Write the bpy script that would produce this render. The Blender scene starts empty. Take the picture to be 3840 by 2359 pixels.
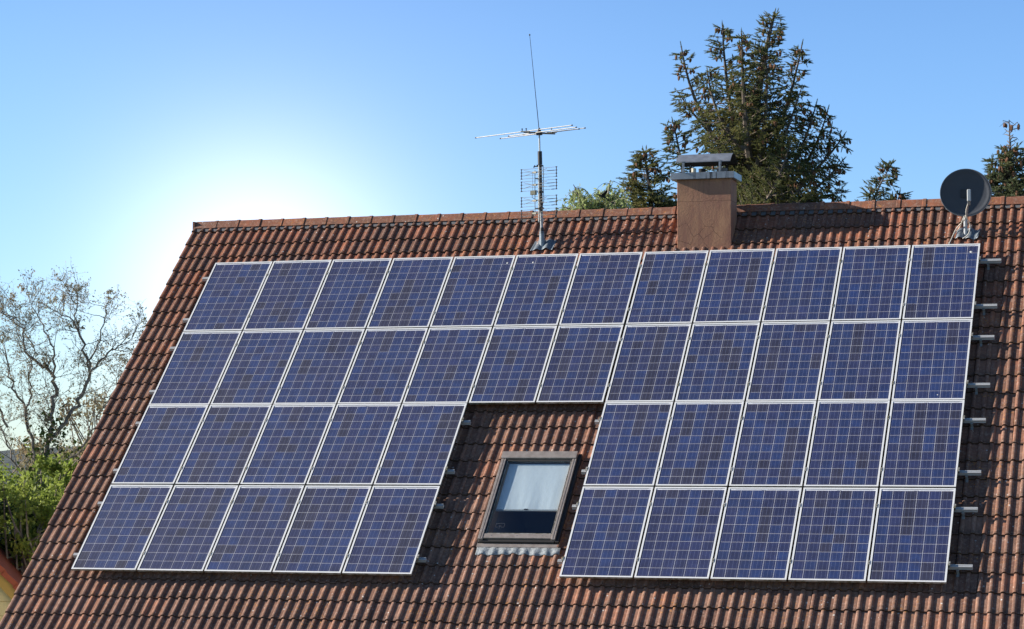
import bpy, math, random
from mathutils import Vector, Matrix
random.seed(7)
R = math.radians
C = bpy.context.scene.collection
scene = bpy.context.scene

# ---------------------------------------------------------------- camera
cam_d = bpy.data.cameras.new("camera")
cam = bpy.data.objects.new("camera", cam_d)
C.objects.link(cam)
cam_d.sensor_width = 36.0
cam_d.lens = 83.4341
cam_d.clip_start = 0.5
cam_d.clip_end = 6000.0
fwd = Vector((-0.286521, 0.956251, 0.059067)).normalized()
rt = fwd.cross(Vector((0, 0, 1))).normalized()
upv = rt.cross(fwd).normalized()
M = Matrix((rt, upv, -fwd)).transposed().to_4x4()
M.translation = Vector((15.5698, -30.3509, 1.5993))
cam.matrix_world = M
scene.camera = cam

# ---------------------------------------------------------------- sky and sun
SUN = Vector((-0.907, -0.130, 0.399)).normalized()
SUN_EL = math.asin(SUN.z)
world = bpy.data.worlds.new("World")
scene.world = world
world.use_nodes = True
wn, wl = world.node_tree.nodes, world.node_tree.links
wn.clear()
w_out = wn.new("ShaderNodeOutputWorld")
w_bg = wn.new("ShaderNodeBackground")
w_sky = wn.new("ShaderNodeTexSky")
w_sky.sky_type = 'NISHITA'
w_sky.sun_disc = False
w_sky.sun_elevation = SUN_EL
w_sky.sun_rotation = math.atan2(SUN.x, SUN.y)
w_sky.altitude = 300
w_sky.air_density = 1.0
w_sky.dust_density = 0.1
w_sky.ozone_density = 2.2
w_bg.inputs['Strength'].default_value = 0.083
w_tint = wn.new('ShaderNodeMix'); w_tint.data_type = 'RGBA'; w_tint.blend_type = 'MULTIPLY'; w_tint.inputs[0].default_value = 1.0
w_tint.inputs[7].default_value = (0.84, 1.10, 1.50, 1)
wl.new(w_sky.outputs[0], w_tint.inputs[6])
# extra dimming added towards the zenith to deepen shadows on the roof
w_tc0 = wn.new("ShaderNodeTexCoord"); w_sep = wn.new("ShaderNodeSeparateXYZ"); wl.new(w_tc0.outputs['Generated'], w_sep.inputs[0])
w_mr = wn.new("ShaderNodeMapRange"); w_mr.interpolation_type = 'SMOOTHSTEP'
w_mr.inputs['From Min'].default_value = 0.15; w_mr.inputs['From Max'].default_value = 0.58
w_mr.inputs['To Min'].default_value = 1.0; w_mr.inputs['To Max'].default_value = 0.30
wl.new(w_sep.outputs[2], w_mr.inputs['Value'])
w_zen = wn.new('ShaderNodeMix'); w_zen.data_type = 'RGBA'; w_zen.blend_type = 'MULTIPLY'; w_zen.inputs[0].default_value = 1.0
wl.new(w_tint.outputs[2], w_zen.inputs[6]); wl.new(w_mr.outputs[0], w_zen.inputs[7]); wl.new(w_zen.outputs[2], w_bg.inputs['Color'])
# added sky glow standing in for lens flare, low left of the ridge
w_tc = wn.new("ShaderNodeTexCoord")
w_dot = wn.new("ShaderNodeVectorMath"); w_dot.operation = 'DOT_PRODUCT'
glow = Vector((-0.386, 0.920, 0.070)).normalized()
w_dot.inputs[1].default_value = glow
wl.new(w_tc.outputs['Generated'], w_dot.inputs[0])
def wm(op, a, b=None):
    n = wn.new("ShaderNodeMath"); n.operation = op
    for i, v in enumerate((a, b)):
        if v is None: continue
        if isinstance(v, (int, float)): n.inputs[i].default_value = v
        else: wl.new(v, n.inputs[i])
    return n.outputs[0]
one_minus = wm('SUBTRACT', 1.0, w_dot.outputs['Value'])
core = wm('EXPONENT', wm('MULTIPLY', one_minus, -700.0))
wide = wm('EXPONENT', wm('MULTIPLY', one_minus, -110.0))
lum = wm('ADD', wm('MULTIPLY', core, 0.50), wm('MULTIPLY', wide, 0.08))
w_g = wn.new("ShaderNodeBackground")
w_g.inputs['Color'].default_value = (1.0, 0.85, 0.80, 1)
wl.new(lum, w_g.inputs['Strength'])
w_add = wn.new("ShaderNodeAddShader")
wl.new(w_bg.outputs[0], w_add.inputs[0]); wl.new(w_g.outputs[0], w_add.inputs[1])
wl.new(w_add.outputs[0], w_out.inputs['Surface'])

sun_d = bpy.data.lights.new("sun", 'SUN')
sun_d.energy = 5.0
sun_d.angle = R(0.53)
sun_d.color = (1.0, 0.93, 0.83)
sun = bpy.data.objects.new("sun", sun_d)
C.objects.link(sun)
sun.rotation_euler = SUN.to_track_quat('Z', 'Y').to_euler()
sun.location = (-40, -10, 30)

scene.view_settings.view_transform = 'Standard'
scene.view_settings.look = 'None'
scene.view_settings.gamma = 1.0
scene.view_settings.use_curve_mapping = False
scene.view_settings.exposure = 0.66

# ---------------------------------------------------------------- roof frame
TH = R(43.7386)
CT, ST = math.cos(TH), math.sin(TH)
def RF(u, s, n=0.0):
    """roof coordinates (along ridge, up the slope, out of the slope) to world"""
    return (u, s * CT - n * ST, s * ST + n * CT)
GROUND = -5.2

# ---------------------------------------------------------------- helpers
def rgb(c): return (c[0], c[1], c[2], 1.0)

class Mat:
    def __init__(self, name, base=(0.5, 0.5, 0.5), rough=0.6, metal=0.0, spec=0.5):
        self.m = bpy.data.materials.new(name); self.m.use_nodes = True
        self.t = self.m.node_tree
        self.b = self.t.nodes['Principled BSDF']
        self.b.inputs['Base Color'].default_value = rgb(base)
        self.b.inputs['Roughness'].default_value = rough
        self.b.inputs['Metallic'].default_value = metal
        self.b.inputs['Specular IOR Level'].default_value = spec
    def n(self, kind, **kw):
        nd = self.t.nodes.new(kind)
        for k, v in kw.items(): setattr(nd, k, v)
        return nd
    def put(self, sock, v):
        if hasattr(v, 'links') or hasattr(v, 'is_linked'): self.t.links.new(v, sock)
        elif isinstance(v, tuple) and len(v) == 3 and sock.type == 'RGBA': sock.default_value = rgb(v)
        else: sock.default_value = v
    def pos(self):
        return self.n("ShaderNodeNewGeometry").outputs['Position']
    def obj(self):
        return self.n("ShaderNodeTexCoord").outputs['Object']
    def math(self, op, a, b=None, c=None):
        nd = self.n("ShaderNodeMath", operation=op)
        for i, v in enumerate((a, b, c)):
            if v is not None: self.put(nd.inputs[i], v)
        return nd.outputs[0]
    def mapv(self, vec, scale=(1, 1, 1), rot=(0, 0, 0), loc=(0, 0, 0)):
        nd = self.n("ShaderNodeMapping")
        self.put(nd.inputs['Vector'], vec)
        nd.inputs['Scale'].default_value = scale
        nd.inputs['Rotation'].default_value = rot
        nd.inputs['Location'].default_value = loc
        return nd.outputs[0]
    def noise(self, vec, scale, detail=4, rough=0.55, dist=0.0):
        nd = self.n("ShaderNodeTexNoise")
        self.put(nd.inputs['Vector'], vec)
        nd.inputs['Scale'].default_value = scale
        nd.inputs['Detail'].default_value = detail
        nd.inputs['Roughness'].default_value = rough
        nd.inputs['Distortion'].default_value = dist
        return nd.outputs[0]
    def voro(self, vec, scale, feature='F1', out='Distance', rnd=1.0):
        nd = self.n("ShaderNodeTexVoronoi", feature=feature)
        self.put(nd.inputs['Vector'], vec)
        nd.inputs['Scale'].default_value = scale
        nd.inputs['Randomness'].default_value = rnd
        return nd.outputs[out]
    def ramp(self, fac, lo, hi, a=0.0, b=1.0):
        nd = self.n("ShaderNodeMapRange")
        self.put(nd.inputs['Value'], fac)
        nd.inputs['From Min'].default_value = lo; nd.inputs['From Max'].default_value = hi
        nd.inputs['To Min'].default_value = a; nd.inputs['To Max'].default_value = b
        return nd.outputs[0]
    def mix(self, fac, a, b, blend='MIX'):
        nd = self.n("ShaderNodeMix", data_type='RGBA', blend_type=blend)
        self.put(nd.inputs[0], fac); self.put(nd.inputs[6], a); self.put(nd.inputs[7], b)
        return nd.outputs[2]
    def color(self, v): self.put(self.b.inputs['Base Color'], v)
    def bump(self, h, strength=0.3, dist=0.01):
        nd = self.n("ShaderNodeBump")
        nd.inputs['Strength'].default_value = strength
        nd.inputs['Distance'].default_value = dist
        self.put(nd.inputs['Height'], h)
        self.t.links.new(nd.outputs[0], self.b.inputs['Normal'])

class MB:
    """collects simple shapes into one mesh"""
    def __init__(self): self.v = []; self.f = []; self.mi = []; self.cur = 0
    def add(self, vs, fs):
        o = len(self.v); self.v += [tuple(p) for p in vs]
        self.f += [tuple(i + o for i in f) for f in fs]
        self.mi += [self.cur] * len(fs)
    def box(self, a, b, F=None):
        x0, y0, z0 = a; x1, y1, z1 = b
        vs = [(x0, y0, z0), (x1, y0, z0), (x1, y1, z0), (x0, y1, z0), (x0, y0, z1), (x1, y0, z1), (x1, y1, z1), (x0, y1, z1)]
        if F: vs = [F(*p) for p in vs]
        self.add(vs, [(0, 3, 2, 1), (4, 5, 6, 7), (0, 1, 5, 4), (1, 2, 6, 5), (2, 3, 7, 6), (3, 0, 4, 7)])
        return self
    def tube(self, pts, rad, n=6, cap=True):
        pts = [Vector(p) for p in pts]
        if not isinstance(rad, (list, tuple)): rad = [rad] * len(pts)
        rings = []
        ref = None
        for i, p in enumerate(pts):
            d = (pts[min(i + 1, len(pts) - 1)] - pts[max(i - 1, 0)])
            if d.length < 1e-9: d = Vector((0, 0, 1))
            d.normalize()
            if ref is None:
                ref = Vector((0, 0, 1)) if abs(d.z) < 0.9 else Vector((1, 0, 0))
            a = (ref - d * ref.dot(d)).normalized(); b = d.cross(a); ref = a
            rings.append([p + (a * math.cos(2 * math.pi * k / n) + b * math.sin(2 * math.pi * k / n)) * rad[i] for k in range(n)])
        vs = [q for r in rings for q in r]; fs = []
        for i in range(len(pts) - 1):
            for k in range(n):
                fs.append((i * n + k, i * n + (k + 1) % n, (i + 1) * n + (k + 1) % n, (i + 1) * n + k))
        if cap:
            fs.append(tuple(reversed(range(n)))); fs.append(tuple((len(pts) - 1) * n + k for k in range(n)))
        self.add(vs, fs); return self
    def build(self, name, mat, parent=None, smooth=False, link=True):
        me = bpy.data.meshes.new(name); me.from_pydata(self.v, [], self.f)
        mats = mat if isinstance(mat, list) else [mat]
        for m in mats: me.materials.append(m.m if isinstance(m, Mat) else m)
        if len(mats) > 1: me.polygons.foreach_set('material_index', self.mi)
        if smooth: me.polygons.foreach_set('use_smooth', [True] * len(me.polygons))
        me.update()
        o = bpy.data.objects.new(name, me)
        if link: C.objects.link(o)
        if parent is not None: o.parent = parent
        return o

def bevel(o, w=0.004, seg=2):
    md = o.modifiers.new('bevel', 'BEVEL'); md.width = w; md.segments = seg; md.limit_method = 'ANGLE'
    return o

def tag(o, label=None, cat=None, group=None, kind=None):
    if label: o['label'] = label
    if cat: o['category'] = cat
    if group: o['group'] = group
    if kind: o['kind'] = kind
    return o

def thing(name, label, cat, loc=(0, 0, 0), rot=(0, 0, 0), group=None):
    o = bpy.data.objects.new(name, None); C.objects.link(o)
    o.empty_display_size = 0.1
    o.location = loc; o.rotation_euler = rot
    return tag(o, label, cat, group)

def inst(name, me, parent, loc=(0, 0, 0), rot=(0, 0, 0), col=None):
    o = bpy.data.objects.new(name, me); C.objects.link(o); o.parent = parent
    o.location = loc; o.rotation_euler = rot
    if col: o.color = (col[0], col[1], col[2], 1)
    return o

# ---------------------------------------------------------------- materials
# concrete/clay pantile, weathered, with lichen
def tile_material(name, ridge=False):
    m = Mat(name, rough=0.86, spec=0.25)
    P = m.pos()
    sep = m.n("ShaderNodeSeparateXYZ"); m.put(sep.inputs[0], P)
    u = sep.outputs[0]
    s = m.math('ADD', m.math('MULTIPLY', sep.outputs[1], CT), m.math('MULTIPLY', sep.outputs[2], ST))
    # one random number per tile
    iu = m.math('FLOOR', m.math('DIVIDE', m.math('ADD', u, 0.825), 0.3888 if ridge else 0.2972))
    js = m.math('FLOOR', m.math('DIVIDE', m.math('ADD', s, 0.345), 0.3415))
    cmb = m.n("ShaderNodeCombineXYZ"); m.put(cmb.inputs[0], iu)
    if not ridge: m.put(cmb.inputs[1], js)
    wn_ = m.n("ShaderNodeTexWhiteNoise", noise_dimensions='3D'); m.put(wn_.inputs['Vector'], cmb.outputs[0])
    r1 = wn_.outputs['Value']
    # redder and cleaner towards the ridge, browner with age lower down
    big = m.noise(P, 0.55, 3)
    age = m.math('ADD', m.ramp(s, 1.0, 7.6, 1.0, 0.0), m.ramp(big, 0.3, 0.7, -0.5, 0.5))
    base = m.mix(m.ramp(age, 0.1, 0.9), (0.36, 0.130, 0.072), (0.37, 0.205, 0.145))
    base = m.mix(m.ramp(r1, 0.15, 0.95, 0.0, 1.0), base, (0.195, 0.098, 0.070))
    fresh = m.math('LESS_THAN', r1, 0.07)
    base = m.mix(m.math('MULTIPLY', fresh, 0.5), base, (0.44, 0.17, 0.09))
    # blotches and rain-washed streaks down the slope
    strk = m.noise(m.mapv(P, (1.0, 0.10, 0.10)), 9.0, 4, 0.6)
    base = m.mix(m.ramp(strk, 0.50, 0.68, 0.0, 0.55), base, (0.13, 0.082, 0.062))
    n1 = m.noise(P, 9.0, 6, 0.62)
    base = m.mix(m.ramp(n1, 0.42, 0.66, 0.0, 0.62), base, (0.17, 0.095, 0.068))
    n1b = m.noise(P, 23.0, 5, 0.6)
    base = m.mix(m.ramp(n1b, 0.5, 0.7, 0.0, 0.45), base, (0.52, 0.37, 0.29))
    # dark algae towards lower end of every tile
    fr = m.math('FRACT', m.math('DIVIDE', m.math('ADD', s, 0.345), 0.3415))
    low = m.math('MULTIPLY', m.ramp(fr, 0.0, 0.32, 1.0, 0.0), m.ramp(m.noise(P, 26.0, 5), 0.42, 0.6))
    base = m.mix(m.math('MULTIPLY', low, 0.8 if not ridge else 0.4), base, (0.075, 0.058, 0.045))
    n2 = m.noise(P, 70.0, 3, 0.6)
    base = m.mix(m.ramp(n2, 0.56, 0.72, 0.0, 0.55), base, (0.11, 0.07, 0.055))
    # orange lichen in patches
    lic = m.math('MULTIPLY', m.ramp(m.noise(P, 1.7, 3), 0.46, 0.60), m.ramp(m.noise(P, 26.0, 4, 0.7), 0.57, 0.62))
    base = m.mix(m.math('MULTIPLY', lic, 0.9), base, (0.50, 0.22, 0.07))
    # pale lichen and droppings specks
    sp = m.voro(P, 24.0)
    zone = m.ramp(m.noise(P, 1.4, 2), 0.42, 0.62)
    spk = m.math('MULTIPLY', m.ramp(sp, 0.13, 0.09), zone)
    base = m.mix(m.math('MULTIPLY', spk, 0.85), base, (0.70, 0.68, 0.64))
    sp2 = m.ramp(m.voro(m.mapv(P, (1, 1, 1), (0.3, 0.8, 0.2), (3, 1, 2)), 7.0), 0.10, 0.075)
    base = m.mix(m.math('MULTIPLY', sp2, 0.8), base, (0.66, 0.64, 0.60))
    m.color(base)
    m.bump(m.math('ADD', m.noise(P, 60.0, 6, 0.7), m.math('MULTIPLY', n1, 0.6)), 0.45, 0.006)
    return m
M_tile = tile_material('roof_tile')
M_ridge = tile_material('ridge_tile', True)
M_tedge = Mat('shaded_tile_edge', (0.085, 0.050, 0.036), 0.95, spec=0.1)  # shade along each tile course painted into the front face colour

M_deck = Mat('roof_felt', (0.03, 0.026, 0.024), 0.9)

M_alu = Mat('panel_frame', (0.80, 0.80, 0.79), 0.42, 0.15, 0.5)
_P = M_alu.pos()
M_alu.color(M_alu.mix(M_alu.ramp(M_alu.noise(_P, 6.0, 4), 0.45, 0.75, 0, 0.35), (0.88, 0.88, 0.87), (0.76, 0.76, 0.74)))
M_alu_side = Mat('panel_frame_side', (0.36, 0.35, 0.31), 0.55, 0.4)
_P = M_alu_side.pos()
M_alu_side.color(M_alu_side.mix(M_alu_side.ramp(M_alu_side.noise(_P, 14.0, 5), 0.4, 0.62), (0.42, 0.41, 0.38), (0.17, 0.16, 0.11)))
M_rail = Mat('rail_aluminium', (0.56, 0.57, 0.58), 0.45, 0.3)
M_back = Mat('backsheet', (0.84, 0.85, 0.90), 0.5)
M_back.b.inputs['Coat Weight'].default_value = 1.0
M_back.b.inputs['Coat Roughness'].default_value = 0.08
M_ribbon = Mat('ribbon', (0.38, 0.39, 0.42), 0.4, 0.6)
M_print = Mat('label_print', (0.10, 0.10, 0.11), 0.5)

def cell_material():
    m = Mat('solar_cell', rough=0.55, spec=0.6)
    oi = m.n("ShaderNodeObjectInfo")
    col = oi.outputs['Color']
    O = m.obj(); P = m.pos()
    crystal = m.voro(m.mapv(P, (1, 1, 1)), 46.0, 'F1', 'Color')
    bw = m.n("ShaderNodeRGBToBW"); m.put(bw.inputs[0], crystal)
    soft = m.noise(P, 5.5, 3)
    c = m.mix(1.0, col, m.mix(m.ramp(bw.outputs[0], 0.2, 0.8), (0.90, 0.91, 0.93), (1.08, 1.08, 1.06)), 'MULTIPLY')
    c = m.mix(1.0, c, m.mix(m.ramp(soft, 0.3, 0.7), (0.70, 0.72, 0.78), (1.34, 1.30, 1.24)), 'MULTIPLY')
    sep = m.n("ShaderNodeSeparateXYZ"); m.put(sep.inputs[0], O)
    # cell rim a little more violet
    ax = m.math('ABSOLUTE', sep.outputs[0]); ay = m.math('ABSOLUTE', sep.outputs[1])
    rim = m.ramp(m.math('MAXIMUM', ax, ay), 0.055, 0.078)
    c = m.mix(m.math('MULTIPLY', rim, 0.35), c, (0.065, 0.050, 0.085))
    fx = m.math('SUBTRACT', m.math('FRACT', m.math('ADD', m.math('DIVIDE', sep.outputs[0], 0.052), 10.5)), 0.5)
    bus = m.math('LESS_THAN', m.math('ABSOLUTE', fx), 0.0195)
    c = m.mix(bus, c, (0.17, 0.20, 0.34))
    # thin film of dust on the glass
    dust = m.ramp(m.noise(P, 3.0, 6, 0.65), 0.35, 0.75, 0.004, 0.035)
    c = m.mix(dust, c, (0.40, 0.39, 0.37))
    m.color(c)
    m.b.inputs['Coat Weight'].default_value = 1.0
    m.b.inputs['Coat IOR'].default_value = 1.5
    m.put(m.b.inputs['Coat Roughness'], m.ramp(m.noise(P, 2.0, 4), 0.3, 0.7, 0.26, 0.36))
    return m
M_cell = cell_material()

M_render = Mat('chimney_render', rough=0.9, spec=0.2)
def _chim():
    m = M_render; P = m.pos()
    n = m.noise(m.mapv(P, (1.3, 1.3, 0.35)), 6.0, 6, 0.65)
    c = m.mix(m.ramp(n, 0.36, 0.66), (0.30, 0.150, 0.105), (0.45, 0.245, 0.145))
    c = m.mix(m.ramp(m.noise(P, 1.6, 3), 0.45, 0.7, 0, 0.5), c, (0.30, 0.155, 0.115))
    sep = m.n("ShaderNodeSeparateXYZ"); m.put(sep.inputs[0], P)
    # cracks in the lower half
    v = m.voro(m.mix(0.09, P, m.n("ShaderNodeTexNoise").outputs['Color'], 'ADD'), 4.6, 'DISTANCE_TO_EDGE')
    cr = m.math('MULTIPLY', m.ramp(v, 0.016, 0.004), m.ramp(sep.outputs[2], 5.22, 5.12))
    cr = m.math('MULTIPLY', cr, m.ramp(m.noise(P, 2.3, 2), 0.42, 0.5))
    hz = m.math('ABSOLUTE', m.math('SUBTRACT', sep.outputs[2], m.math('ADD', 5.49, m.math('MULTIPLY', m.math('SUBTRACT', m.noise(P, 4.0, 3), 0.5), 0.03))))
    hc = m.ramp(hz, 0.004, 0.0015)
    k = m.math('MAXIMUM', cr, m.math('MULTIPLY', hc, 0.7))
    c = m.mix(m.math('MULTIPLY', k, 0.8), c, (0.075, 0.04, 0.03))
    # soot and damp streaks under the cap on the side
    st = m.math('MULTIPLY', m.ramp(m.noise(m.mapv(P, (1, 1, 0.12)), 22.0, 3), 0.5, 0.62), m.ramp(sep.outputs[2], 5.3, 5.82))
    c = m.mix(m.math('MULTIPLY', st, 0.35), c, (0.12, 0.085, 0.065))
    m.color(c)
    m.bump(m.math('SUBTRACT', m.noise(P, 45.0, 5, 0.6), m.math('MULTIPLY', k, 0.8)), 0.5, 0.008)
_chim()
def _cap():
    m = Mat('cap_sheet', rough=0.42, metal=0.55, spec=0.5); P = m.pos()
    st = m.ramp(m.noise(m.mapv(P, (1, 1, 0.06)), 30.0, 3), 0.52, 0.60)
    mid = m.n("ShaderNodeSeparateXYZ"); m.put(mid.inputs[0], P)
    zone = m.math('MULTIPLY', m.ramp(mid.outputs[0], 7.75, 7.95), m.ramp(mid.outputs[0], 8.45, 8.25))
    c = m.mix(m.ramp(m.noise(P, 7, 4), 0.35, 0.7), (0.31, 0.32, 0.34), (0.20, 0.21, 0.225))
    c = m.mix(m.math('MULTIPLY', m.math('MULTIPLY', st, zone), 0.85), c, (0.035, 0.03, 0.03))
    m.color(c); return m
M_cap = _cap()
M_hood = Mat('hood_sheet', (0.30, 0.33, 0.38), 0.38, 0.6)
M_hood.color(M_hood.mix(M_hood.ramp(M_hood.noise(M_hood.pos(), 9, 5), 0.4, 0.7), (0.46, 0.50, 0.56), (0.33, 0.36, 0.41)))
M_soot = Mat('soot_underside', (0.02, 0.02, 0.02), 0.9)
M_cream = Mat('cream_pipe', (0.62, 0.56, 0.42), 0.5)
M_clay = Mat('flue_clay', (0.18, 0.15, 0.13), 0.8)
M_lead = Mat('lead_sheet', rough=0.5, metal=0.35)
M_lead.color(M_lead.mix(M_lead.ramp(M_lead.noise(M_lead.pos(), 24, 5, 0.65), 0.4, 0.62), (0.17, 0.21, 0.25), (0.28, 0.31, 0.33)))
M_apron = Mat('apron_lead', rough=0.9, metal=0.0, spec=0.1)
M_apron.color(M_apron.mix(M_apron.ramp(M_apron.noise(M_apron.pos(), 30, 5, 0.65), 0.42, 0.62), (0.36, 0.385, 0.395), (0.24, 0.265, 0.285)))
M_apron.bump(M_apron.noise(M_apron.pos(), 30, 5, 0.65), 0.6, 0.02)
M_wframe = Mat('window_cladding', (0.235, 0.215, 0.20), 0.45, 0.45)
M_wframe.color(M_wframe.mix(M_wframe.ramp(M_wframe.noise(M_wframe.pos(), 11, 5, 0.6), 0.4, 0.7), (0.46, 0.40, 0.36), (0.33, 0.28, 0.25)))
M_wdark = Mat('window_gasket', (0.03, 0.028, 0.028), 0.55)
M_wood = Mat('window_wood', (0.42, 0.27, 0.15), 0.6)
M_blind = Mat('blind_cloth', (0.86, 0.90, 0.92), 0.85)
M_blind.bump(M_blind.noise(M_blind.mapv(M_blind.pos(), (1, 0.5, 0.5)), 7, 3), 0.25, 0.03)
M_room = Mat('room_plaster', (0.30, 0.26, 0.22), 0.9)
M_black = Mat('black_plastic', (0.022, 0.022, 0.025), 0.5)
M_pole = Mat('weathered_steel', rough=0.6, metal=0.5)
M_pole.color(M_pole.mix(M_pole.ramp(M_pole.noise(M_pole.pos(), 35, 5), 0.42, 0.6), (0.10, 0.085, 0.08), (0.22, 0.20, 0.19)))
M_steel = Mat('galvanised_steel', (0.36, 0.37, 0.38), 0.5, 0.5)
M_rod = Mat('antenna_rod', (0.40, 0.39, 0.36), 0.4, 0.5)
M_beige = Mat('beige_plastic', (0.42, 0.39, 0.30), 0.6)
M_dish = Mat('dish_paint', (0.030, 0.034, 0.042), 0.75, 0.0, 0.15)
M_dish.color(M_dish.mix(M_dish.ramp(M_dish.noise(M_dish.pos(), 6, 4), 0.4, 0.7), (0.078, 0.084, 0.098), (0.085, 0.092, 0.106)))
M_dishrim = Mat('dish_rim', (0.17, 0.175, 0.19), 0.5, 0.1)
M_lnb = Mat('lnb_plastic', (0.45, 0.47, 0.47), 0.5)
M_cable = Mat('white_cable', (0.62, 0.58, 0.50), 0.6)
M_drop = Mat('dropping', (0.68, 0.67, 0.62), 0.9)
M_soot2 = Mat('crow_black', (0.012, 0.012, 0.014), 0.6)

def leaf_mat(name, a, b, trans=0.25, rough=0.6, scale=0.9):
    m = Mat(name, rough=rough, spec=0.25); P = m.pos()
    nz = m.noise(P, scale, 3); nz2 = m.noise(P, scale * 9, 2)
    f = m.ramp(m.math('ADD', m.math('MULTIPLY', nz, 0.55), m.math('MULTIPLY', nz2, 0.45)), 0.38, 0.62)
    c = m.mix(f, a, b); m.color(c)
    tr = m.n("ShaderNodeBsdfTranslucent"); m.put(tr.inputs[0], c)
    mx = m.n("ShaderNodeMixShader"); mx.inputs[0].default_value = trans
    out = m.t.nodes['Material Output']
    m.t.links.new(m.b.outputs[0], mx.inputs[1]); m.t.links.new(tr.outputs[0], mx.inputs[2])
    m.t.links.new(mx.outputs[0], out.inputs['Surface'])
    return m
M_spruce = leaf_mat('spruce_needles', (0.095, 0.125, 0.055), (0.240, 0.225, 0.080), 0.40, scale=0.7)
M_spruce_d = leaf_mat('spruce_needles_blue', (0.085, 0.120, 0.070), (0.200, 0.210, 0.095), 0.40, scale=0.8)
M_cone = Mat('spruce_cone', (0.17, 0.075, 0.032), 0.8)
M_bark = Mat('bark', rough=0.9)
M_bark.color(M_bark.mix(M_bark.ramp(M_bark.noise(M_bark.pos(), 6, 5), 0.4, 0.65), (0.085, 0.065, 0.05), (0.17, 0.135, 0.105)))
M_barkd = Mat('dark_bark', (0.085, 0.065, 0.052), 0.9)
M_walbark = Mat('walnut_bark', rough=0.9)
M_walbark.color(M_walbark.mix(M_walbark.ramp(M_walbark.noise(M_walbark.pos(), 5, 5), 0.4, 0.65), (0.18, 0.15, 0.125), (0.32, 0.28, 0.235)))
M_bud = leaf_mat('young_walnut_leaves', (0.36, 0.27, 0.16), (0.38, 0.34, 0.18), 0.35, scale=1.2)
M_willow = leaf_mat('willow_leaves', (0.30, 0.36, 0.13), (0.46, 0.52, 0.22), 0.5, scale=1.2)
M_bush = leaf_mat('spring_leaves', (0.19, 0.26, 0.045), (0.44, 0.50, 0.11), 0.5, scale=0.9)
M_bushd = leaf_mat('ivy_leaves', (0.035, 0.065, 0.018), (0.11, 0.15, 0.03), 0.2, scale=1.0)
M_core = Mat('shrub_shade', (0.03, 0.04, 0.018), 0.95)
M_yellow = Mat('yellow_wall', rough=0.85)
M_yellow.color(M_yellow.mix(M_yellow.ramp(M_yellow.noise(M_yellow.pos(), 2.5, 4), 0.4, 0.7), (0.78, 0.62, 0.32), (0.72, 0.55, 0.28)))
M_barge = Mat('ochre_board', (0.50, 0.30, 0.07), 0.7)
M_redt = Mat('red_verge_tile', (0.36, 0.075, 0.03), 0.7)
M_white = Mat('white_wall', (0.72, 0.72, 0.70), 0.8)
M_bluewall = Mat('blue_wall', (0.12, 0.20, 0.34), 0.7)
M_wall = Mat('house_wall', (0.60, 0.55, 0.46), 0.9)

# ---------------------------------------------------------------- terrain
gm = Mat('grass_ground', rough=1.0)
gP = gm.pos()
gm.color(gm.mix(gm.ramp(gm.noise(gP, 0.25, 5), 0.35, 0.65), (0.06, 0.09, 0.025), (0.12, 0.13, 0.05)))
b = MB(); N = 24
for i in range(N + 1):
    for j in range(N + 1):
        b.v.append((-3000 + 6000 * i / N, -3000 + 6000 * j / N, GROUND))
for i in range(N):
    for j in range(N):
        b.f.append((i * (N + 1) + j, (i + 1) * (N + 1) + j, (i + 1) * (N + 1) + j + 1, i * (N + 1) + j + 1)); b.mi.append(0)
tag(b.build('ground', gm), kind='structure')
# wooded hills across the valley
hm = Mat('wooded_hill', rough=1.0)
hP = hm.pos()
hm.color(hm.mix(hm.ramp(hm.noise(hP, 0.02, 6, 0.6), 0.35, 0.65), (0.060, 0.078, 0.080), (0.10, 0.115, 0.105)))  # blue-grey of distant haze painted into the hill colour
hm.bump(hm.noise(hP, 0.06, 6, 0.7), 1.0, 6.0)
b = MB(); NA, NB = 90, 10
for i in range(NA + 1):
    az = R(-75 + 120 * i / NA)
    for j in range(NB + 1):
        t = j / NB
        d = 500 + 900 * t
        hgt = (9 + 11 * math.sin(i * 0.13 + 1.0) * 0.4 + 4 * math.sin(i * 0.37) + 1.6 * math.sin(i * 1.1 + j)) * math.sin(t * math.pi * 0.62) * (1 + 0.2 * t)
        b.v.append((15 + d * math.sin(az), -30 + d * math.cos(az), GROUND - 0.5 + max(0, hgt)))
for i in range(NA):
    for j in range(NB):
        a0 = i * (NB + 1) + j
        b.f.append((a0, a0 + NB + 1, a0 + NB + 2, a0 + 1)); b.mi.append(0)
tag(b.build('hills', hm, smooth=True), kind='structure')

# ---------------------------------------------------------------- the house with its roof
U0, U1 = -0.825, 15.25          # rake edges
S_EAVE = -2.05
NB_ = -0.208                    # level of the tile pans
house = thing('house', 'house with a long brown tiled gable roof carrying the solar panels', 'house')
pf = Vector(RF(0, 7.94, -0.155))
RIDGE_Y = pf.y + 0.12
ridge_deck = RF(0, (RIDGE_Y + (-0.245) * ST) / CT, -0.245)
zr = ridge_deck[2]
SK = (5.80, 6.945, 0.66, 2.43)   # opening cut for the roof window
roof = None
b = MB()
def slab(ua, ub, sa, sb, n0=-0.245, n1=-0.30):
    b.box((ua, sa, n1), (ub, sb, n0), RF)
S_R = (RIDGE_Y + (-0.245) * ST) / CT
slab(U0 + .03, SK[0] + .05, S_EAVE, S_R); slab(SK[1] - .05, U1 - .03, S_EAVE, S_R)
slab(SK[0] + .05, SK[1] - .05, S_EAVE, SK[2] + .1); slab(SK[0] + .05, SK[1] - .05, SK[3] - .1, S_R)
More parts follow.
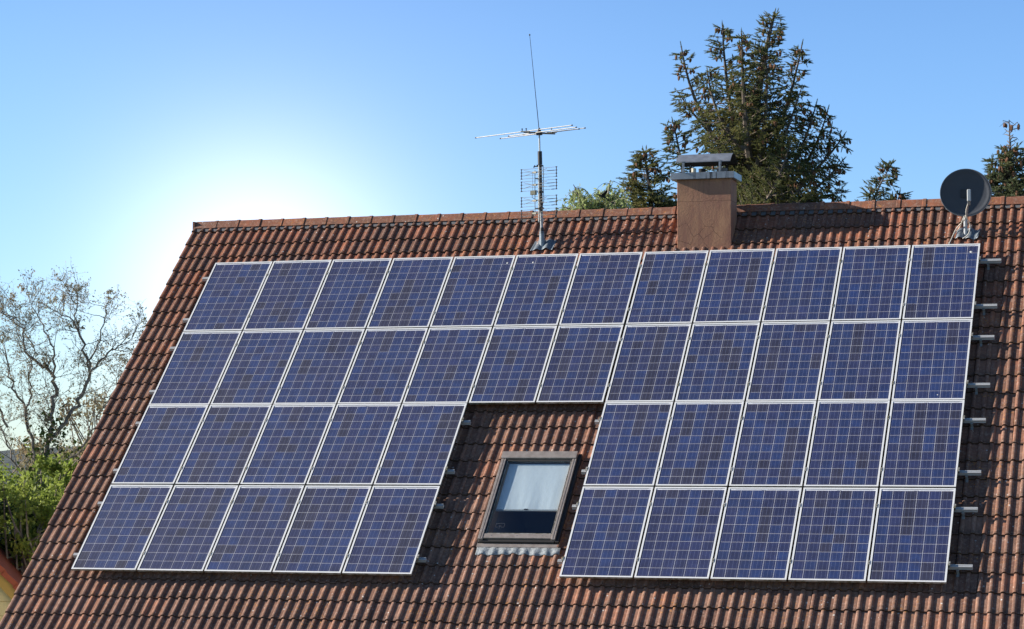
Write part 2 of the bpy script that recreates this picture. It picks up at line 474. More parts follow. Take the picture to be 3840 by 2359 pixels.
# rear slope
def RB(u, s, n):
    p = RF(u, s, n); return (p[0], 2 * RIDGE_Y - p[1], p[2])
b.box((U0 + .03, S_EAVE, -0.30), (U1 - .03, S_R - 0.004, -0.245), RB)
roof = b.build('roof', M_deck, house)

def tile_mesh(waves=2, name='roof_tile', length=0.385):
    prof = []
    for w in range(waves):
        o = w * 0.1486
        prof += [(o + 0.0, 0.001), (o + 0.004, 0.017), (o + 0.014, 0.0265), (o + 0.032, 0.0305), (o + 0.051, 0.0265), (o + 0.061, 0.017), (o + 0.066, 0.001)]
    prof.append((waves * 0.1486 - 0.0012, 0.0))
    tilt = 0.026
    b = MB(); n = len(prof)
    def z_at(y): return tilt * (1 - y / 0.3415)
    for (x, z) in prof: b.v.append((x, 0.0, z + z_at(0)))
    for (x, z) in prof: b.v.append((x, length, z + z_at(length)))
    for (x, z) in prof: b.v.append((x, 0.003, max(z - 0.018, 0.0) + z_at(0) - 0.024))
    for (x, z) in prof: b.v.append((x, 0.0, z + z_at(0)))
    for i in range(n - 1):
        b.f.append((i, i + 1, n + i + 1, n + i))
        b.f.append((2 * n + i, 2 * n + i + 1, 3 * n + i + 1, 3 * n + i))
    o = len(b.v)
    b.v += [(0, 0, z_at(0)), (0, length, z_at(length)), (0, length, z_at(length) - 0.02), (0, 0, z_at(0) - 0.022)]
    b.f.append((o, o + 1, o + 2, o + 3))
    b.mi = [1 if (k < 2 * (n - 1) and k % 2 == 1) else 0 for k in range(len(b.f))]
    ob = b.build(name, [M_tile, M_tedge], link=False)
    me = ob.data
    sm = [False] * len(me.polygons)
    for i, p in enumerate(me.polygons):
        if abs(p.normal.y) < 0.5 and p.area < 0.02 and i < 2 * (n - 1) : sm[i] = (i % 2 == 0)
    me.polygons.foreach_set('use_smooth', sm)
    # keep the joint between roll and pan sharp
    bm_sharp = set()
    for e in me.edges:
        pass
    bpy.data.objects.remove(ob)
    return me
ME_tile = tile_mesh(2)
ME_half = tile_mesh(1)
for me in (ME_tile, ME_half):
    import bmesh
    bm = bmesh.new(); bm.from_mesh(me)
    for e in bm.edges:
        if len(e.link_faces) == 2 and e.calc_face_angle(0) > R(38): e.smooth = False
    bm.to_mesh(me); bm.free()

PW, PH, GX = 0.992, 1.6856, 0.0247
ROWS = [5.1149, 3.41, 1.7129, 0.0]      # s of the lower edge of rows: top, second, third, bottom
XOFF = 0.0103
def pu(i): return i * (PW + GX) + (XOFF if i >= 7 else 0)
def covered(uc, sc):
    """hidden under the panels"""
    if not (0.12 < uc < 12.0): return False
    if 5.0 < uc < 7.2: return ROWS[1] + 0.1 < sc < ROWS[0] + PH - 0.05
    return 0.22 < sc < ROWS[0] + PH - 0.05
cam_pos = M.translation
tiles = []
for j in range(-5, 25):
    s = -0.345 + 0.3415 * j
    for k in range(0, 54):
        u = U0 + 0.2972 * k
        w = 2
        if 3 <= j <= 7 and 22 <= k <= 25:
            if k == 22: w = 1
            else: continue
        uc, sc = u + 0.15, s + 0.17
        vis = not covered(uc, sc)
        if u > 13.6 or s < -1.35: vis = False
        if 7.6 < uc < 8.35 and sc > 7.25: vis = False
        d = (Vector(RF(uc, sc, -0.2)) - cam_pos).length
        tiles.append((0 if vis else 1, d, u, s, w))
tiles.sort()
rt_ = random.Random(3)
stuff = MB()
tot = 0
for idx, (h, d, u, s, w) in enumerate(tiles):
    jit = (rt_.uniform(-.004, .004), rt_.uniform(-.007, .007) - (0.018 if rt_.random() < .025 else 0), rt_.uniform(-.002, .004))
    rz = rt_.uniform(-.008, .008); rx = rt_.uniform(-.004, .004)
    me = ME_tile if w == 2 else ME_half
    if h == 0 and tot < 300:
        to = inst('roof_tile', me, roof, RF(u + jit[0], s + jit[1], NB_ + jit[2]), (TH + rx, 0, rz)); tot += 1
        if s > 7.8: to.scale = (1, 0.38, 1)
    else:
        T = Matrix.Translation(RF(u + jit[0], s + jit[1], NB_ + jit[2])) @ Matrix.Rotation(TH + rx, 4, 'X') @ Matrix.Rotation(rz, 4, 'Z')
        if s > 7.8: T = T @ Matrix.Diagonal((1, 0.38, 1, 1))
        stuff.add([T @ v.co for v in me.vertices], [tuple(p.vertices) for p in me.polygons])
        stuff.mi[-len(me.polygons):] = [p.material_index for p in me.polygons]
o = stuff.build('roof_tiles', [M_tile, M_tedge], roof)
tag(o, kind='stuff')
o['label'] = 'smaller looking brown tiles farther up the roof slope'
bm = bmesh.new(); bm.from_mesh(o.data)
bm.to_mesh(o.data); bm.free()

# ridge tiles: angular caps, each lapping the next with a raised collar
def ridge_mesh():
    b = MB()
    sec = [(-0.128, -0.012), (-0.120, 0.0), (-0.052, 0.098), (0.0, 0.116), (0.052, 0.098), (0.120, 0.0), (0.128, -0.012)]
    def ring(x, k, dz): return [(x, y * k, z * k + dz) for y, z in sec]
    rings = [ring(-0.004, 0.97, 0.0), ring(0.330, 1.0, 0.0), ring(0.334, 1.045, 0.002), ring(0.386, 1.055, 0.003), ring(0.3865, 0.95, 0.0)]
    n = len(sec)
    for r_ in rings: b.v += r_
    for i in range(len(rings) - 1):
        for k in range(n - 1):
            b.f.append((i * n + k, (i + 1) * n + k, (i + 1) * n + k + 1, i * n + k + 1))
    b.mi = [0] * len(b.f)
    ob = b.build('ridge_tile', M_ridge, link=False); me = ob.data; bpy.data.objects.remove(ob); return me
ME_ridge = ridge_mesh()
k = 0
while True:
    x = -0.798 + 0.39 * k
    if x > U1 - 0.3: break
    inst('ridge_tile', ME_ridge, roof, (x, RIDGE_Y, pf.z + rt_.uniform(-.003, .003)), (rt_.uniform(-.012, .012), rt_.uniform(-.004, .004), rt_.uniform(-.006, .006)))
    k += 1
# grey comb closing the pans below the ridge caps
b = MB()
k = 0
while True:
    x = U0 + 0.07 + 0.1486 * k
    if x > U1 - 0.1: break
    b.box((x + 0.004, 7.86, -0.19), (x + 0.078, 7.95, -0.178), RF)
    k += 1
tag(b.build('ridge_comb', Mat('grey_comb', (0.14, 0.14, 0.145), 0.8), roof), kind='stuff')
# end cap of the ridge on the gable
b = MB(); b.box((-0.835, RIDGE_Y - 0.11, pf.z - 0.05), (-0.80, RIDGE_Y + 0.11, pf.z + 0.10)); b.build('ridge_end', M_ridge, roof)
# verge boards, walls, eaves, gutter
M_verge = Mat('verge_board', (0.10, 0.065, 0.045), 0.8)
for ua in (U0 + 0.004, U1 - 0.03):
    for F in (RF, RB):
        b = MB(); b.box((ua, S_EAVE, -0.42), (ua + 0.026, S_R - 0.02, -0.225), F); b.build('verge_board', M_verge, roof)
eave = RF(0, S_EAVE + 0.35, -0.33)
back_y = 2 * RIDGE_Y - eave[1]
b = MB()
xa, xb = U0 + 0.25, U1 - 0.25
zt = eave[2]
vs = [(xa, eave[1], GROUND), (xb, eave[1], GROUND), (xb, back_y, GROUND), (xa, back_y, GROUND),
      (xa, eave[1], zt), (xb, eave[1], zt), (xb, back_y, zt), (xa, back_y, zt),
      (xa, RIDGE_Y, zr - 0.12), (xb, RIDGE_Y, zr - 0.12)]
b.add(vs, [(0, 1, 5, 4), (2, 3, 7, 6), (3, 0, 4, 8, 7), (1, 2, 6, 9, 5)])
b.build('wall', M_wall, house)
gp = RF(0, S_EAVE, -0.26)
b = MB(); b.tube([(U0, gp[1] - 0.07, gp[2] - 0.05), (U1, gp[1] - 0.07, gp[2] - 0.05)], 0.06, 8); b.build('gutter', M_steel, house)

# ---------------------------------------------------------------- chimney
ch = thing('chimney', 'brown rendered chimney with cracked plaster and a curved metal hood', 'chimney', (7.98, 5.48, 4.5))
def rel(o, par):   # keep world coordinates while parenting
    o.location = (o.location.x - par.location.x, o.location.y - par.location.y, o.location.z - par.location.z); return o
cx0, cx1, cy0, cy1 = 7.557, 8.402, 5.257, 5.707
b = MB(); b.box((cx0, cy0, 4.1), (cx1, cy1, 5.838)); rel(b.build('stack', M_render, ch), ch)
st_ = [o for o in ch.children][0]; bevel(st_, 0.008, 2)
b = MB()
o_ = 0.082
b.box((cx0 - o_, cy0 - o_, 5.830), (cx1 + o_ - .02, cy1 + o_, 5.932))
cp = rel(b.build('cap_slab', M_cap, ch), ch); bevel(cp, 0.003, 1)
# barrel hood
b = MB(); hx0, hx1 = 7.553, 8.405
yc_, half = 0.5 * (cy0 + cy1), 0.285
prof = []
for i in range(15):
    t = -1 + 2 * i / 14
    prof.append((yc_ + half * t, 6.095 + 0.150 * (math.cos(t * 1.25) - math.cos(1.25)) / (1 - math.cos(1.25))))
n = len(prof)
for x in (hx0, hx1):
    b.v += [(x, y, z) for y, z in prof]
for x in (hx0 + .001, hx1 - .001):
    b.v += [(x, y, z - 0.006) for y, z in prof]
for i in range(n - 1):
    b.f.append((i, n + i, n + i + 1, i + 1)); b.mi.append(0)
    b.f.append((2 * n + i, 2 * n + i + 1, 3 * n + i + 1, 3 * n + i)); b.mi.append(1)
for q in (0, n - 1):
    b.f.append((q, n + q, 3 * n + q, 2 * n + q)); b.mi.append(0)
rel(b.build('hood', [M_hood, M_soot], ch, smooth=True), ch)
for lx in (7.648, 8.224):
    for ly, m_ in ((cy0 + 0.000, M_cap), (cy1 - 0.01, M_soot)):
        b = MB(); b.box((lx, ly - 0.06 if ly < yc_ else ly + 0.04, 5.90), (lx + 0.040, ly - 0.054 if ly < yc_ else ly + 0.046, 6.112))
        lo = rel(b.build('hood_leg', m_, ch), ch)
        b = MB()
        yy = ly - 0.06 if ly < yc_ else ly + 0.04
        for zz in (5.955, 6.045, 6.10): b.tube([(lx + 0.02, yy - 0.006, zz), (lx + 0.02, yy - 0.0005, zz)], 0.006, 6)
        tag(b.build('rivet', M_steel, lo), kind='stuff')
for (px_, py_, r_, m_, zt_) in ((7.80, 5.36, 0.036, M_cream, 6.015), (7.90, 5.50, 0.055, M_soot, 6.02), (8.22, 5.46, 0.085, M_clay, 6.01)):
    b = MB(); b.tube([(px_, py_, 5.93), (px_, py_, zt_)], r_, 18, True); rel(b.build('flue_pipe', m_, ch, smooth=False), ch)

# ---------------------------------------------------------------- solar panels
FW = 0.0245
b = MB()
zb, ztop = -0.035, 0.0
b.cur = 0
def bar(x0, y0, x1, y1):
    vs = [(x0, y0, zb), (x1, y0, zb), (x1, y1, zb), (x0, y1, zb), (x0, y0, ztop), (x1, y0, ztop), (x1, y1, ztop), (x0, y1, ztop)]
    b.cur = 0; b.add(vs, [(4, 5, 6, 7)])
    b.cur = 1; b.add(vs, [(0, 3, 2, 1), (0, 1, 5, 4), (1, 2, 6, 5), (2, 3, 7, 6), (3, 0, 4, 7)])
def bar_one(name, *q):
    global b
    b = MB(); bar(*q); ob = b.build(name, [M_alu, M_alu_side], link=False); me = ob.data; bpy.data.objects.remove(ob); return me
ME_f = [bar_one('frame_bar', 0, 0, FW, PH), bar_one('frame_bar', PW - FW, 0, PW, PH),
        bar_one('frame_bar', FW, 0, PW - FW, FW), bar_one('frame_bar', FW, PH - FW, PW - FW, PH)]
b = MB()
for q in ((0, 0, FW, PH), (PW - FW, 0, PW, PH), (FW, 0, PW - FW, FW), (FW, PH - FW, PW - FW, PH)): bar(*q)
ob = b.build('frame', [M_alu, M_alu_side], link=False); ME_frame = ob.data; bpy.data.objects.remove(ob)
b = MB(); b.box((FW - .002, FW - .002, -0.012), (PW - FW + .002, PH - FW + .002, -0.0062)); ob = b.build('backsheet', M_back, link=False); ME_back = ob.data; bpy.data.objects.remove(ob)
b = MB()
for x0, x1, y in ((0.10, 0.46, PH - 0.040), (0.53, 0.92, PH - 0.040), (0.05, 0.94, PH - 0.031)):
    b.box((x0, y, -0.0062), (x1, y + 0.0028, -0.0056))
ob = b.build('ribbon', M_ribbon, link=False); ME_rib = ob.data; bpy.data.objects.remove(ob)
b = MB()
for i in range(7): b.box((0.455 + i * 0.009, PH - 0.0505, -0.0060), (0.455 + i * 0.009 + (0.006 if i % 3 else 0.003), PH - 0.0435, -0.0052))
ob = b.build('serial_label', M_print, link=False); ME_lab = ob.data; bpy.data.objects.remove(ob)
PU_, CS = 0.159, 0.1536
PV_ = (PH - 0.0205 - 0.0530 + 0.005) / 10
b = MB()
hx, hy, ch_ = CS / 2, (PV_ - 0.0040) / 2, 0.012
zt2, zb2 = -0.0052, -0.0064
outl = [(-hx, -hy), (hx, -hy), (hx, hy), (-hx, hy)]
b.v = [(x, y, zt2) for x, y in outl] + [(x, y, zb2) for x, y in outl]
b.f = [(0, 1, 2, 3), (0, 4, 5, 1), (1, 5, 6, 2), (2, 6, 7, 3), (3, 7, 4, 0)]; b.mi = [0] * 5
ob = b.build('cell', M_cell, link=False); ME_cell = ob.data; bpy.data.objects.remove(ob)

ordn = ['first', 'second', 'third', 'fourth', 'fifth', 'sixth', 'seventh', 'eighth', 'ninth', 'tenth', 'eleventh', 'twelfth']
rc = random.Random(21)
def cell_tone():
    """three rough tones of polycrystalline silicon"""
    r_ = rc.random()
    if r_ < 0.40: c = (0.011, 0.033, 0.138)      # vivid blue
    elif r_ < 0.86: c = (0.016, 0.027, 0.108)   # slate violet
    else: c = (0.022, 0.025, 0.068)             # grey brown
    k_ = rc.uniform(0.72, 0.96)
    return [c[0] * k_, c[1] * k_, c[2] * k_]
panel_spots = []
for r_ in range(4):
    for i in range(12):
        if r_ >= 2 and i in (5, 6): continue
        panel_spots.append((r_, i))
rown = ['top row', 'second row', 'third row', 'bottom row']
for (r_, i) in panel_spots:
    if r_ < 2: lab = 'white framed blue solar panel in the %s, %s from the left' % (rown[r_], ordn[i])
    elif i < 5: lab = 'blue solar panel, %s, left of the roof window, %s from the left' % (rown[r_], ordn[i])
    else: lab = 'blue solar panel, %s, right of the roof window, %s from it' % (rown[r_], ordn[i - 7])
    p = thing('solar_panel', lab, 'solar panel', RF(pu(i), ROWS[r_], 0), (TH + rc.uniform(-.0012, .0012), rc.uniform(-.0012, .0012), 0), 'solar panels mounted on the roof')
    inst('frame', ME_frame, p); inst('backsheet', ME_back, p); inst('ribbon', ME_rib, p); inst('serial_label', ME_lab, p)
    for c_ in range(6):
        tone = cell_tone()
        for q in range(10):
            if rc.random() < 0.38: tone = cell_tone()
            k_ = rc.uniform(0.93, 1.07)
            inst('cell', ME_cell, p, (0.0205 + CS / 2 + c_ * PU_ + 0.0010, 0.0205 + hy + 0.001 + q * PV_, 0), col=[min(1, t_ * k_) for t_ in tone])

# ---------------------------------------------------------------- mounting rails
RS = [6.46, 5.44, 4.76, 3.76, 3.05, 2.035, 1.35, 0.322]
cl_x = [(pu(i) + PW + pu(i + 1)) / 2 for i in range(11)]
def rail(s, ua, ub, lab, clamps, hooks):
    t = thing('mounting_rail', lab, 'mounting rail', RF(ua, s, -0.036), (TH, 0, 0), 'aluminium rails under the panels')
    L = ub - ua
    b = MB(); b.box((0, -0.022, -0.046), (L, 0.022, -0.010)); b.box((0, -0.022, -0.010), (L, -0.004, 0)); b.box((0, 0.004, -0.010), (L, 0.022, 0))
    b.box((0, -0.0245, -0.049), (L, -0.022, -0.041))
    b.build('rail_profile', M_rail, t)
    for x in clamps:
        b = MB(); x -= ua
        b.box((x - 0.009, -0.035, 0.000), (x + 0.009, 0.035, 0.030)); b.box((x - 0.016, -0.035, 0.0365), (x + 0.016, 0.035, 0.0405))
        b.tube([(x, 0, 0.0405), (x, 0, 0.046)], 0.007, 6)
        b.build('clamp', M_alu_side, t)
    for x in hooks:
        b = MB(); x -= ua
        b.box((x - 0.017, -0.030, -0.125), (x + 0.017, -0.0248, -0.030)); b.box((x - 0.017, -0.075, -0.131), (x + 0.017, -0.0248, -0.1252))
        b.box((x - 0.017, -0.045, -0.053), (x + 0.017, -0.031, -0.048))
        b.build('roof_hook', M_steel, t)
UR = pu(11) + PW
UL5, UR7 = pu(4) + PW, pu(7)
names = ['under the top of the top row', 'under the foot of the top row', 'under the top of the second row', 'under the foot of the second row',
         'under the top of the third row', 'under the foot of the third row', 'under the top of the bottom row', 'under the foot of the bottom row']
for i, s in enumerate(RS):
    if i < 4:
        rail(s, -0.12 - 0.01 * (i < 2), 12.505, 'long aluminium rail %s of panels, ends sticking out' % names[i], cl_x + [UR + 0.012], [0.4, 12.315])
    else:
        rail(s, -0.098, UL5 + 0.12, 'aluminium rail %s, left of the roof window' % names[i], cl_x[:4] + [UL5 + 0.012], [0.4])
        rail(s, UR7 - 0.095, 12.49, 'aluminium rail %s, right of the roof window' % names[i], [UR7 - 0.012] + cl_x[7:] + [UR + 0.012], [12.30])

# ---------------------------------------------------------------- roof window
sk = thing('roof_window', 'grey roof window with a half lowered pale blind, set between the panels', 'window', RF(5.80, 0.76, -0.2), (TH, 0, 0))
def Q(u, s, n): return (u - 5.80, s - 0.76, n + 0.2)
def skb(name, mat, *boxes, par=None, bev=0.003):
    b = MB()
    for a, c in boxes: b.box(Q(*a), Q(*c))
    o = b.build(name, mat, par or sk)
    if bev: bevel(o, bev, 1)
    return o
# outer casing
skb('side_casing', M_wframe, ((5.800, 0.770, -0.24), (5.866, 2.335, -0.092)))
skb('side_casing', M_wframe, ((6.836, 0.770, -0.24), (6.892, 2.335, -0.092)))
o = skb('side_seam', M_wdark, ((5.834, 0.775, -0.0925), (5.8375, 2.33, -0.0895)), ((6.862, 0.775, -0.0925), (6.8655, 2.33, -0.0895)), bev=0)
skb('top_hood', M_wframe, ((5.792, 2.338, -0.24), (6.890, 2.470, -0.075)))
skb('bottom_sill', M_wframe, ((5.868, 0.790, -0.24), (6.834, 0.872, -0.098)))
skb('bottom_sill', M_wdark, ((5.815, 0.745, -0.24), (6.88, 0.786, -0.125)))
skb('flashing', M_wframe, ((5.79, 0.672, -0.165), (6.945, 0.742, -0.158)))
skb('flashing', M_wdark, ((6.894, 0.745, -0.215), (6.945, 2.46, -0.120)), ((5.765, 0.745, -0.215), (5.798, 2.46, -0.165)))
skb('gasket', M_wdark, ((5.868, 0.874, -0.14), (5.884, 2.322, -0.104)), ((6.822, 0.874, -0.14), (6.834, 2.322, -0.104)), ((5.8842, 2.300, -0.14), (6.8218, 2.322, -0.104)), bev=0)
skb('glazing_bead', M_alu_side, ((5.8845, 0.874, -0.14), (6.8215, 0.892, -0.110)), ((5.8845, 0.8922, -0.13), (5.892, 2.2995, -0.108)), ((6.814, 0.8922, -0.13), (6.8215, 2.2995, -0.108)), bev=0)
sc = MB()
for x in (5.853, 6.878):
    for y in (0.93, 1.50, 1.62, 2.27): sc.tube([Q(x, y, -0.092), Q(x, y, -0.088)], 0.006, 6)
for x in (5.98, 6.34, 6.70): sc.tube([Q(x, 0.835, -0.098), Q(x, 0.835, -0.094)], 0.006, 6)
sc.build('screw', M_steel, sk)
gl = bpy.data.materials.new('window_glass'); gl.use_nodes = True
gt = gl.node_tree; gt.nodes.clear()
g_o = gt.nodes.new('ShaderNodeOutputMaterial'); g_m = gt.nodes.new('ShaderNodeMixShader')
g_t = gt.nodes.new('ShaderNodeBsdfTransparent'); g_t.inputs[0].default_value = (0.93, 0.96, 0.97, 1)
g_g = gt.nodes.new('ShaderNodeBsdfGlossy'); g_g.inputs['Roughness'].default_value = 0.03; g_g.inputs['Color'].default_value = (0.9, 0.95, 1.0, 1)
g_l = gt.nodes.new('ShaderNodeLayerWeight'); g_l.inputs[0].default_value = 0.5
g_p = gt.nodes.new('ShaderNodeMath'); g_p.operation = 'POWER'; g_p.inputs[1].default_value = 4.0; gt.links.new(g_l.outputs['Facing'], g_p.inputs[0])
g_f = gt.nodes.new('ShaderNodeMath'); g_f.operation = 'MULTIPLY_ADD'; g_f.inputs[1].default_value = 0.9; g_f.inputs[2].default_value = 0.09; gt.links.new(g_p.outputs[0], g_f.inputs[0])
gt.links.new(g_f.outputs[0], g_m.inputs[0]); gt.links.new(g_t.outputs[0], g_m.inputs[1]); gt.links.new(g_g.outputs[0], g_m.inputs[2]); gt.links.new(g_m.outputs[0], g_o.inputs[0])
b = MB(); b.box(Q(5.8925, 0.8925, -0.124), Q(6.8135, 2.2995, -0.118)); b.build('glass_pane', gl, sk)
# inner sash and lining, open to a dim room
skb('inner_sash', M_wood, ((5.87, 0.88, -0.30), (5.905, 2.315, -0.142)), ((6.80, 0.88, -0.30), (6.832, 2.315, -0.142)), ((5.906, 0.876, -0.30), (6.799, 0.915, -0.142)), bev=0)
b = MB()
vs = [Q(u, s, n) for n in (-0.24, -1.9) for (u, s) in ((5.869, 0.874), (6.833, 0.874), (6.833, 2.334), (5.869, 2.334))]
b.add(vs, [(0, 1, 5, 4), (1, 2, 6, 5), (2, 3, 7, 6), (3, 0, 4, 7), (4, 5, 6, 7)])
b.build('reveal', M_room, sk)
# blind with soft folds
b = MB(); NU, NV = 28, 20
for i in range(NU + 1):
    for j in range(NV + 1):
        u = 5.910 + (6.797 - 5.910) * i / NU; t = j / NV
        s = 1.395 + (2.30 - 1.395) * t + 0.006 * math.sin(math.pi * i / NU) * (1 - t)
        n = -0.165 + 0.005 * (1 - t) * math.sin(i * 0.55 + 2 * t) + 0.002 * math.sin(i * 1.9) * (1 - t) ** 2
        b.v.append(Q(u, s, n))
for i in range(NU):
    for j in range(NV):
        a0 = i * (NV + 1) + j; b.f.append((a0, a0 + NV + 1, a0 + NV + 2, a0 + 1)); b.mi.append(0)
bl = b.build('blind', M_blind, sk, smooth=True)
b = MB(); b.box(Q(5.910, 1.372, -0.178), Q(6.797, 1.396, -0.158)); b.build('blind_bar', M_lnb, bl)
b = MB(); b.box(Q(6.315, 1.384, -0.157), Q(6.365, 1.400, -0.150)); b.build('blind_handle', M_wdark, bl)
b = MB(); b.box(Q(6.10, 0.93, -0.42), Q(6.21, 1.03, -0.30)); b.build('cardboard_box', Mat('cardboard', (0.42, 0.22, 0.12), 0.8), sk)
b = MB()
for (ua, sa, ub, sb) in ((5.99, 1.085, 6.115, 1.089), (5.99, 1.015, 5.994, 1.085), (6.111, 1.015, 6.115, 1.085), (5.99, 1.015, 6.03, 1.019), (6.075, 1.015, 6.115, 1.019), (6.03, 1.035, 6.075, 1.039), (6.051, 0.99, 6.055, 1.06)):
    b.box(Q(ua, sa, -0.1265), Q(ub, sb, -0.1245))
b.build('glass_sticker', M_clay, sk)
# lead apron dressed over the tiles below
b = MB(); NU = 96
for i in range(NU + 1):
    u = 5.80 + (6.985 - 5.80) * i / NU
    ph = ((u - (-0.346)) / 0.1486) % 1.0
    z = 0.022 * (0.5 + 0.5 * math.cos(ph * 2 * math.pi))
    for j in range(5):
        t = j / 4
        s = 0.545 + 0.008 * math.sin(u * 31) * (1 - t) + 0.012 * math.sin(u * 9 + 1) * (1 - t) + (0.672 - 0.545) * t
        b.v.append(Q(u, s, NB_ + 0.030 + z * (1 - 0.8 * t ** 2) + 0.012 * t + 0.002 * math.sin(u * 60 + j)))
for i in range(NU):
    for j in range(4):
        a0 = i * 5 + j; b.f.append((a0, a0 + 5, a0 + 6, a0 + 1)); b.mi.append(0)
ap = b.build('lead_apron', M_apron, sk, smooth=True)
md = ap.modifiers.new('thick', 'SOLIDIFY'); md.thickness = 0.006; md.offset = -1
# cut in the tiles right of the window
# ---------------------------------------------------------------- lead plates of the two masts
def lead_plate(u, s, w, h, name_par, seed):
    rr = random.Random(seed)
    b = MB(); NU, NV = 24, 12
    for i in range(NU + 1):
        for j in range(NV + 1):
            uu = u - w / 2 + w * i / NU; tt = j / NV
            ph = ((uu + 0.346) / 0.1486) % 1.0; ph = ph if ph < .5 else 1 - ph
            z = 0.030 * max(0.0, math.cos(ph * math.pi * 1.3)) + 0.02 * (1 - tt)
            curl = 0.035 * max(0, (abs(uu - u) / (w / 2)) - 0.75) * (1 if uu > u else 0.3) * tt
            wob = 0.006 * math.sin(uu * 23 + tt * 4 + seed)
            b.v.append(RF(uu + 0.02 * tt, s - h * 0.45 + h * tt + 0.015 * math.sin(uu * 14 + seed) * (1 if tt in (0, 1) else 0.5), NB_ + 0.024 + z + curl + wob))
    for i in range(NU):
        for j in range(NV):
            a0 = i * (NV + 1) + j; b.f.append((a0, a0 + NV + 1, a0 + NV + 2, a0 + 1)); b.mi.append(0)
    o = b.build('lead_plate', M_lead, name_par, smooth=True)
    md = o.modifiers.new('thick', 'SOLIDIFY'); md.thickness = 0.004; md.offset = -1
    return o

# ---------------------------------------------------------------- antenna mast
am = thing('antenna_mast', 'tall dark steel mast rising from a lead plate in front of the ridge', 'antenna mast')
lead_plate(5.385, 7.235, 0.36, 0.26, am, 1)
MX, MY = 5.352, 5.374
def ml(z):    # the mast leans a touch to the left
    return (5.362 - 0.0265 * (z - 4.86), MY, z)
def vtube(name, z0, z1, r_, mat, par, n=12, r1=None):
    b = MB(); b.tube([ml(z0), ml(z1)], [r_, r1 if r1 else r_], n); return b.build(name, mat, par, smooth=False)
vtube('socket', 4.72, 5.10, 0.052, M_lead, am, 14, 0.042)
vtube('boot', 5.075, 5.165, 0.044, M_black, am, 14, 0.030)
vtube('lower_tube', 5.12, 5.44, 0.024, M_steel, am)
vtube('pole', 5.40, 6.17, 0.0275, M_pole, am)
b = MB()
for zz in (6.145, 5.47, 5.73): b.box((ml(zz)[0] - 0.045, MY - 0.045, zz - 0.012), (ml(zz)[0] + 0.04, MY + 0.03, zz + 0.012))
b.box((ml(6.14)[0] - 0.10, MY - 0.03, 6.125), (ml(6.14)[0] - 0.03, MY - 0.01, 6.14)); b.tube([(ml(6.14)[0] - 0.10, MY - 0.02, 6.11), (ml(6.14)[0] - 0.08, MY - 0.02, 6.155)], 0.008, 6)
b.build('bracket', M_black, am)
b = MB(); b.tube([(5.385, MY - .03, 6.15), (5.392, MY - .03, 6.0), (5.388, MY - .03, 5.8), (5.395, MY - .02, 5.6), (5.36, MY - .03, 5.45)], 0.005, 5); b.build('cable', M_black, am)
vtube('sleeve', 6.168, 6.372, 0.036, M_black, am, 14)
# crossed FM dipoles on top
fm = thing('radio_antenna', 'cross shaped radio aerial with four long silver rods on top of the mast', 'antenna', ml(6.64))
def rf_(o): return rel(o, fm)
b = MB(); b.tube([ml(6.37), ml(6.64)], 0.013, 10); rf_(b.build('stub_mast', M_rod, fm))
b = MB(); b.tube([ml(6.632), ml(6.66), ml(6.70), ml(6.745)], [0.052, 0.050, 0.030, 0.012], 10); rf_(b.build('hub', M_black, fm))
rods = [((4.066, 6.007, 6.717), (5.939, 5.042, 6.717)), ((4.741, 5.609, 6.667), (6.038, 4.926, 6.667)),
        ((4.542, 5.814, 6.662), (6.041, 5.089, 6.662)), ((4.993, 5.619, 6.672), (6.135, 5.086, 6.672))]
for a_, c_ in rods:
    b = MB(); b.tube([a_, c_], 0.0072, 8); ro = rf_(b.build('rod', M_rod, fm))
    b = MB(); d_ = (Vector(c_) - Vector(a_)).normalized()
    for e in (a_, c_):
        e = Vector(e); b.tube([e - d_ * 0.012, e + d_ * 0.012], 0.0105, 8)
    b.build('end_cap', M_black, ro)
for a_, c_, wv in (((5.086, 5.259, 6.668), (5.30, 5.36, 6.668), 0), ((5.34, 5.365, 6.66), (5.545, 5.48, 6.655), 1)):
    b = MB(); b.tube([a_, c_], [0.011, 0.016] if wv == 0 else [0.016, 0.011], 8); rf_(b.build('arm', M_rod, fm))
b = MB(); b.box((5.02, 5.33, 6.685), (5.16, 5.38, 6.700)); b.box((5.47, 5.33, 6.655), (5.60, 5.38, 6.668)); rf_(b.build('rod_holder', M_beige, fm))
b = MB()
for x, y in ((5.04, 5.35), (5.11, 5.34), (5.52, 5.36)): b.tube([(x, y, 6.69), (x, y, 6.735)], 0.007, 6); b.box((x - .012, y - .004, 6.728), (x + .012, y + .004, 6.742))
rf_(b.build('wing_nut', M_black, fm))
b = MB(); pts = []
for i in range(9):
    t = i / 8; pts.append((5.308 - 0.150 * t, MY, 6.74 + 1.49 * t))
b.tube(pts, [0.0065 - 0.0030 * i / 8 for i in range(9)], 6); rf_(b.build('whip', M_black, fm))
b = MB(); b.tube([(5.158, MY, 8.218), (5.157, MY, 8.226), (5.157, MY, 8.240), (5.157, MY, 8.246)], [0.006, 0.012, 0.012, 0.005], 8); rf_(b.build('whip_tip', M_black, fm))
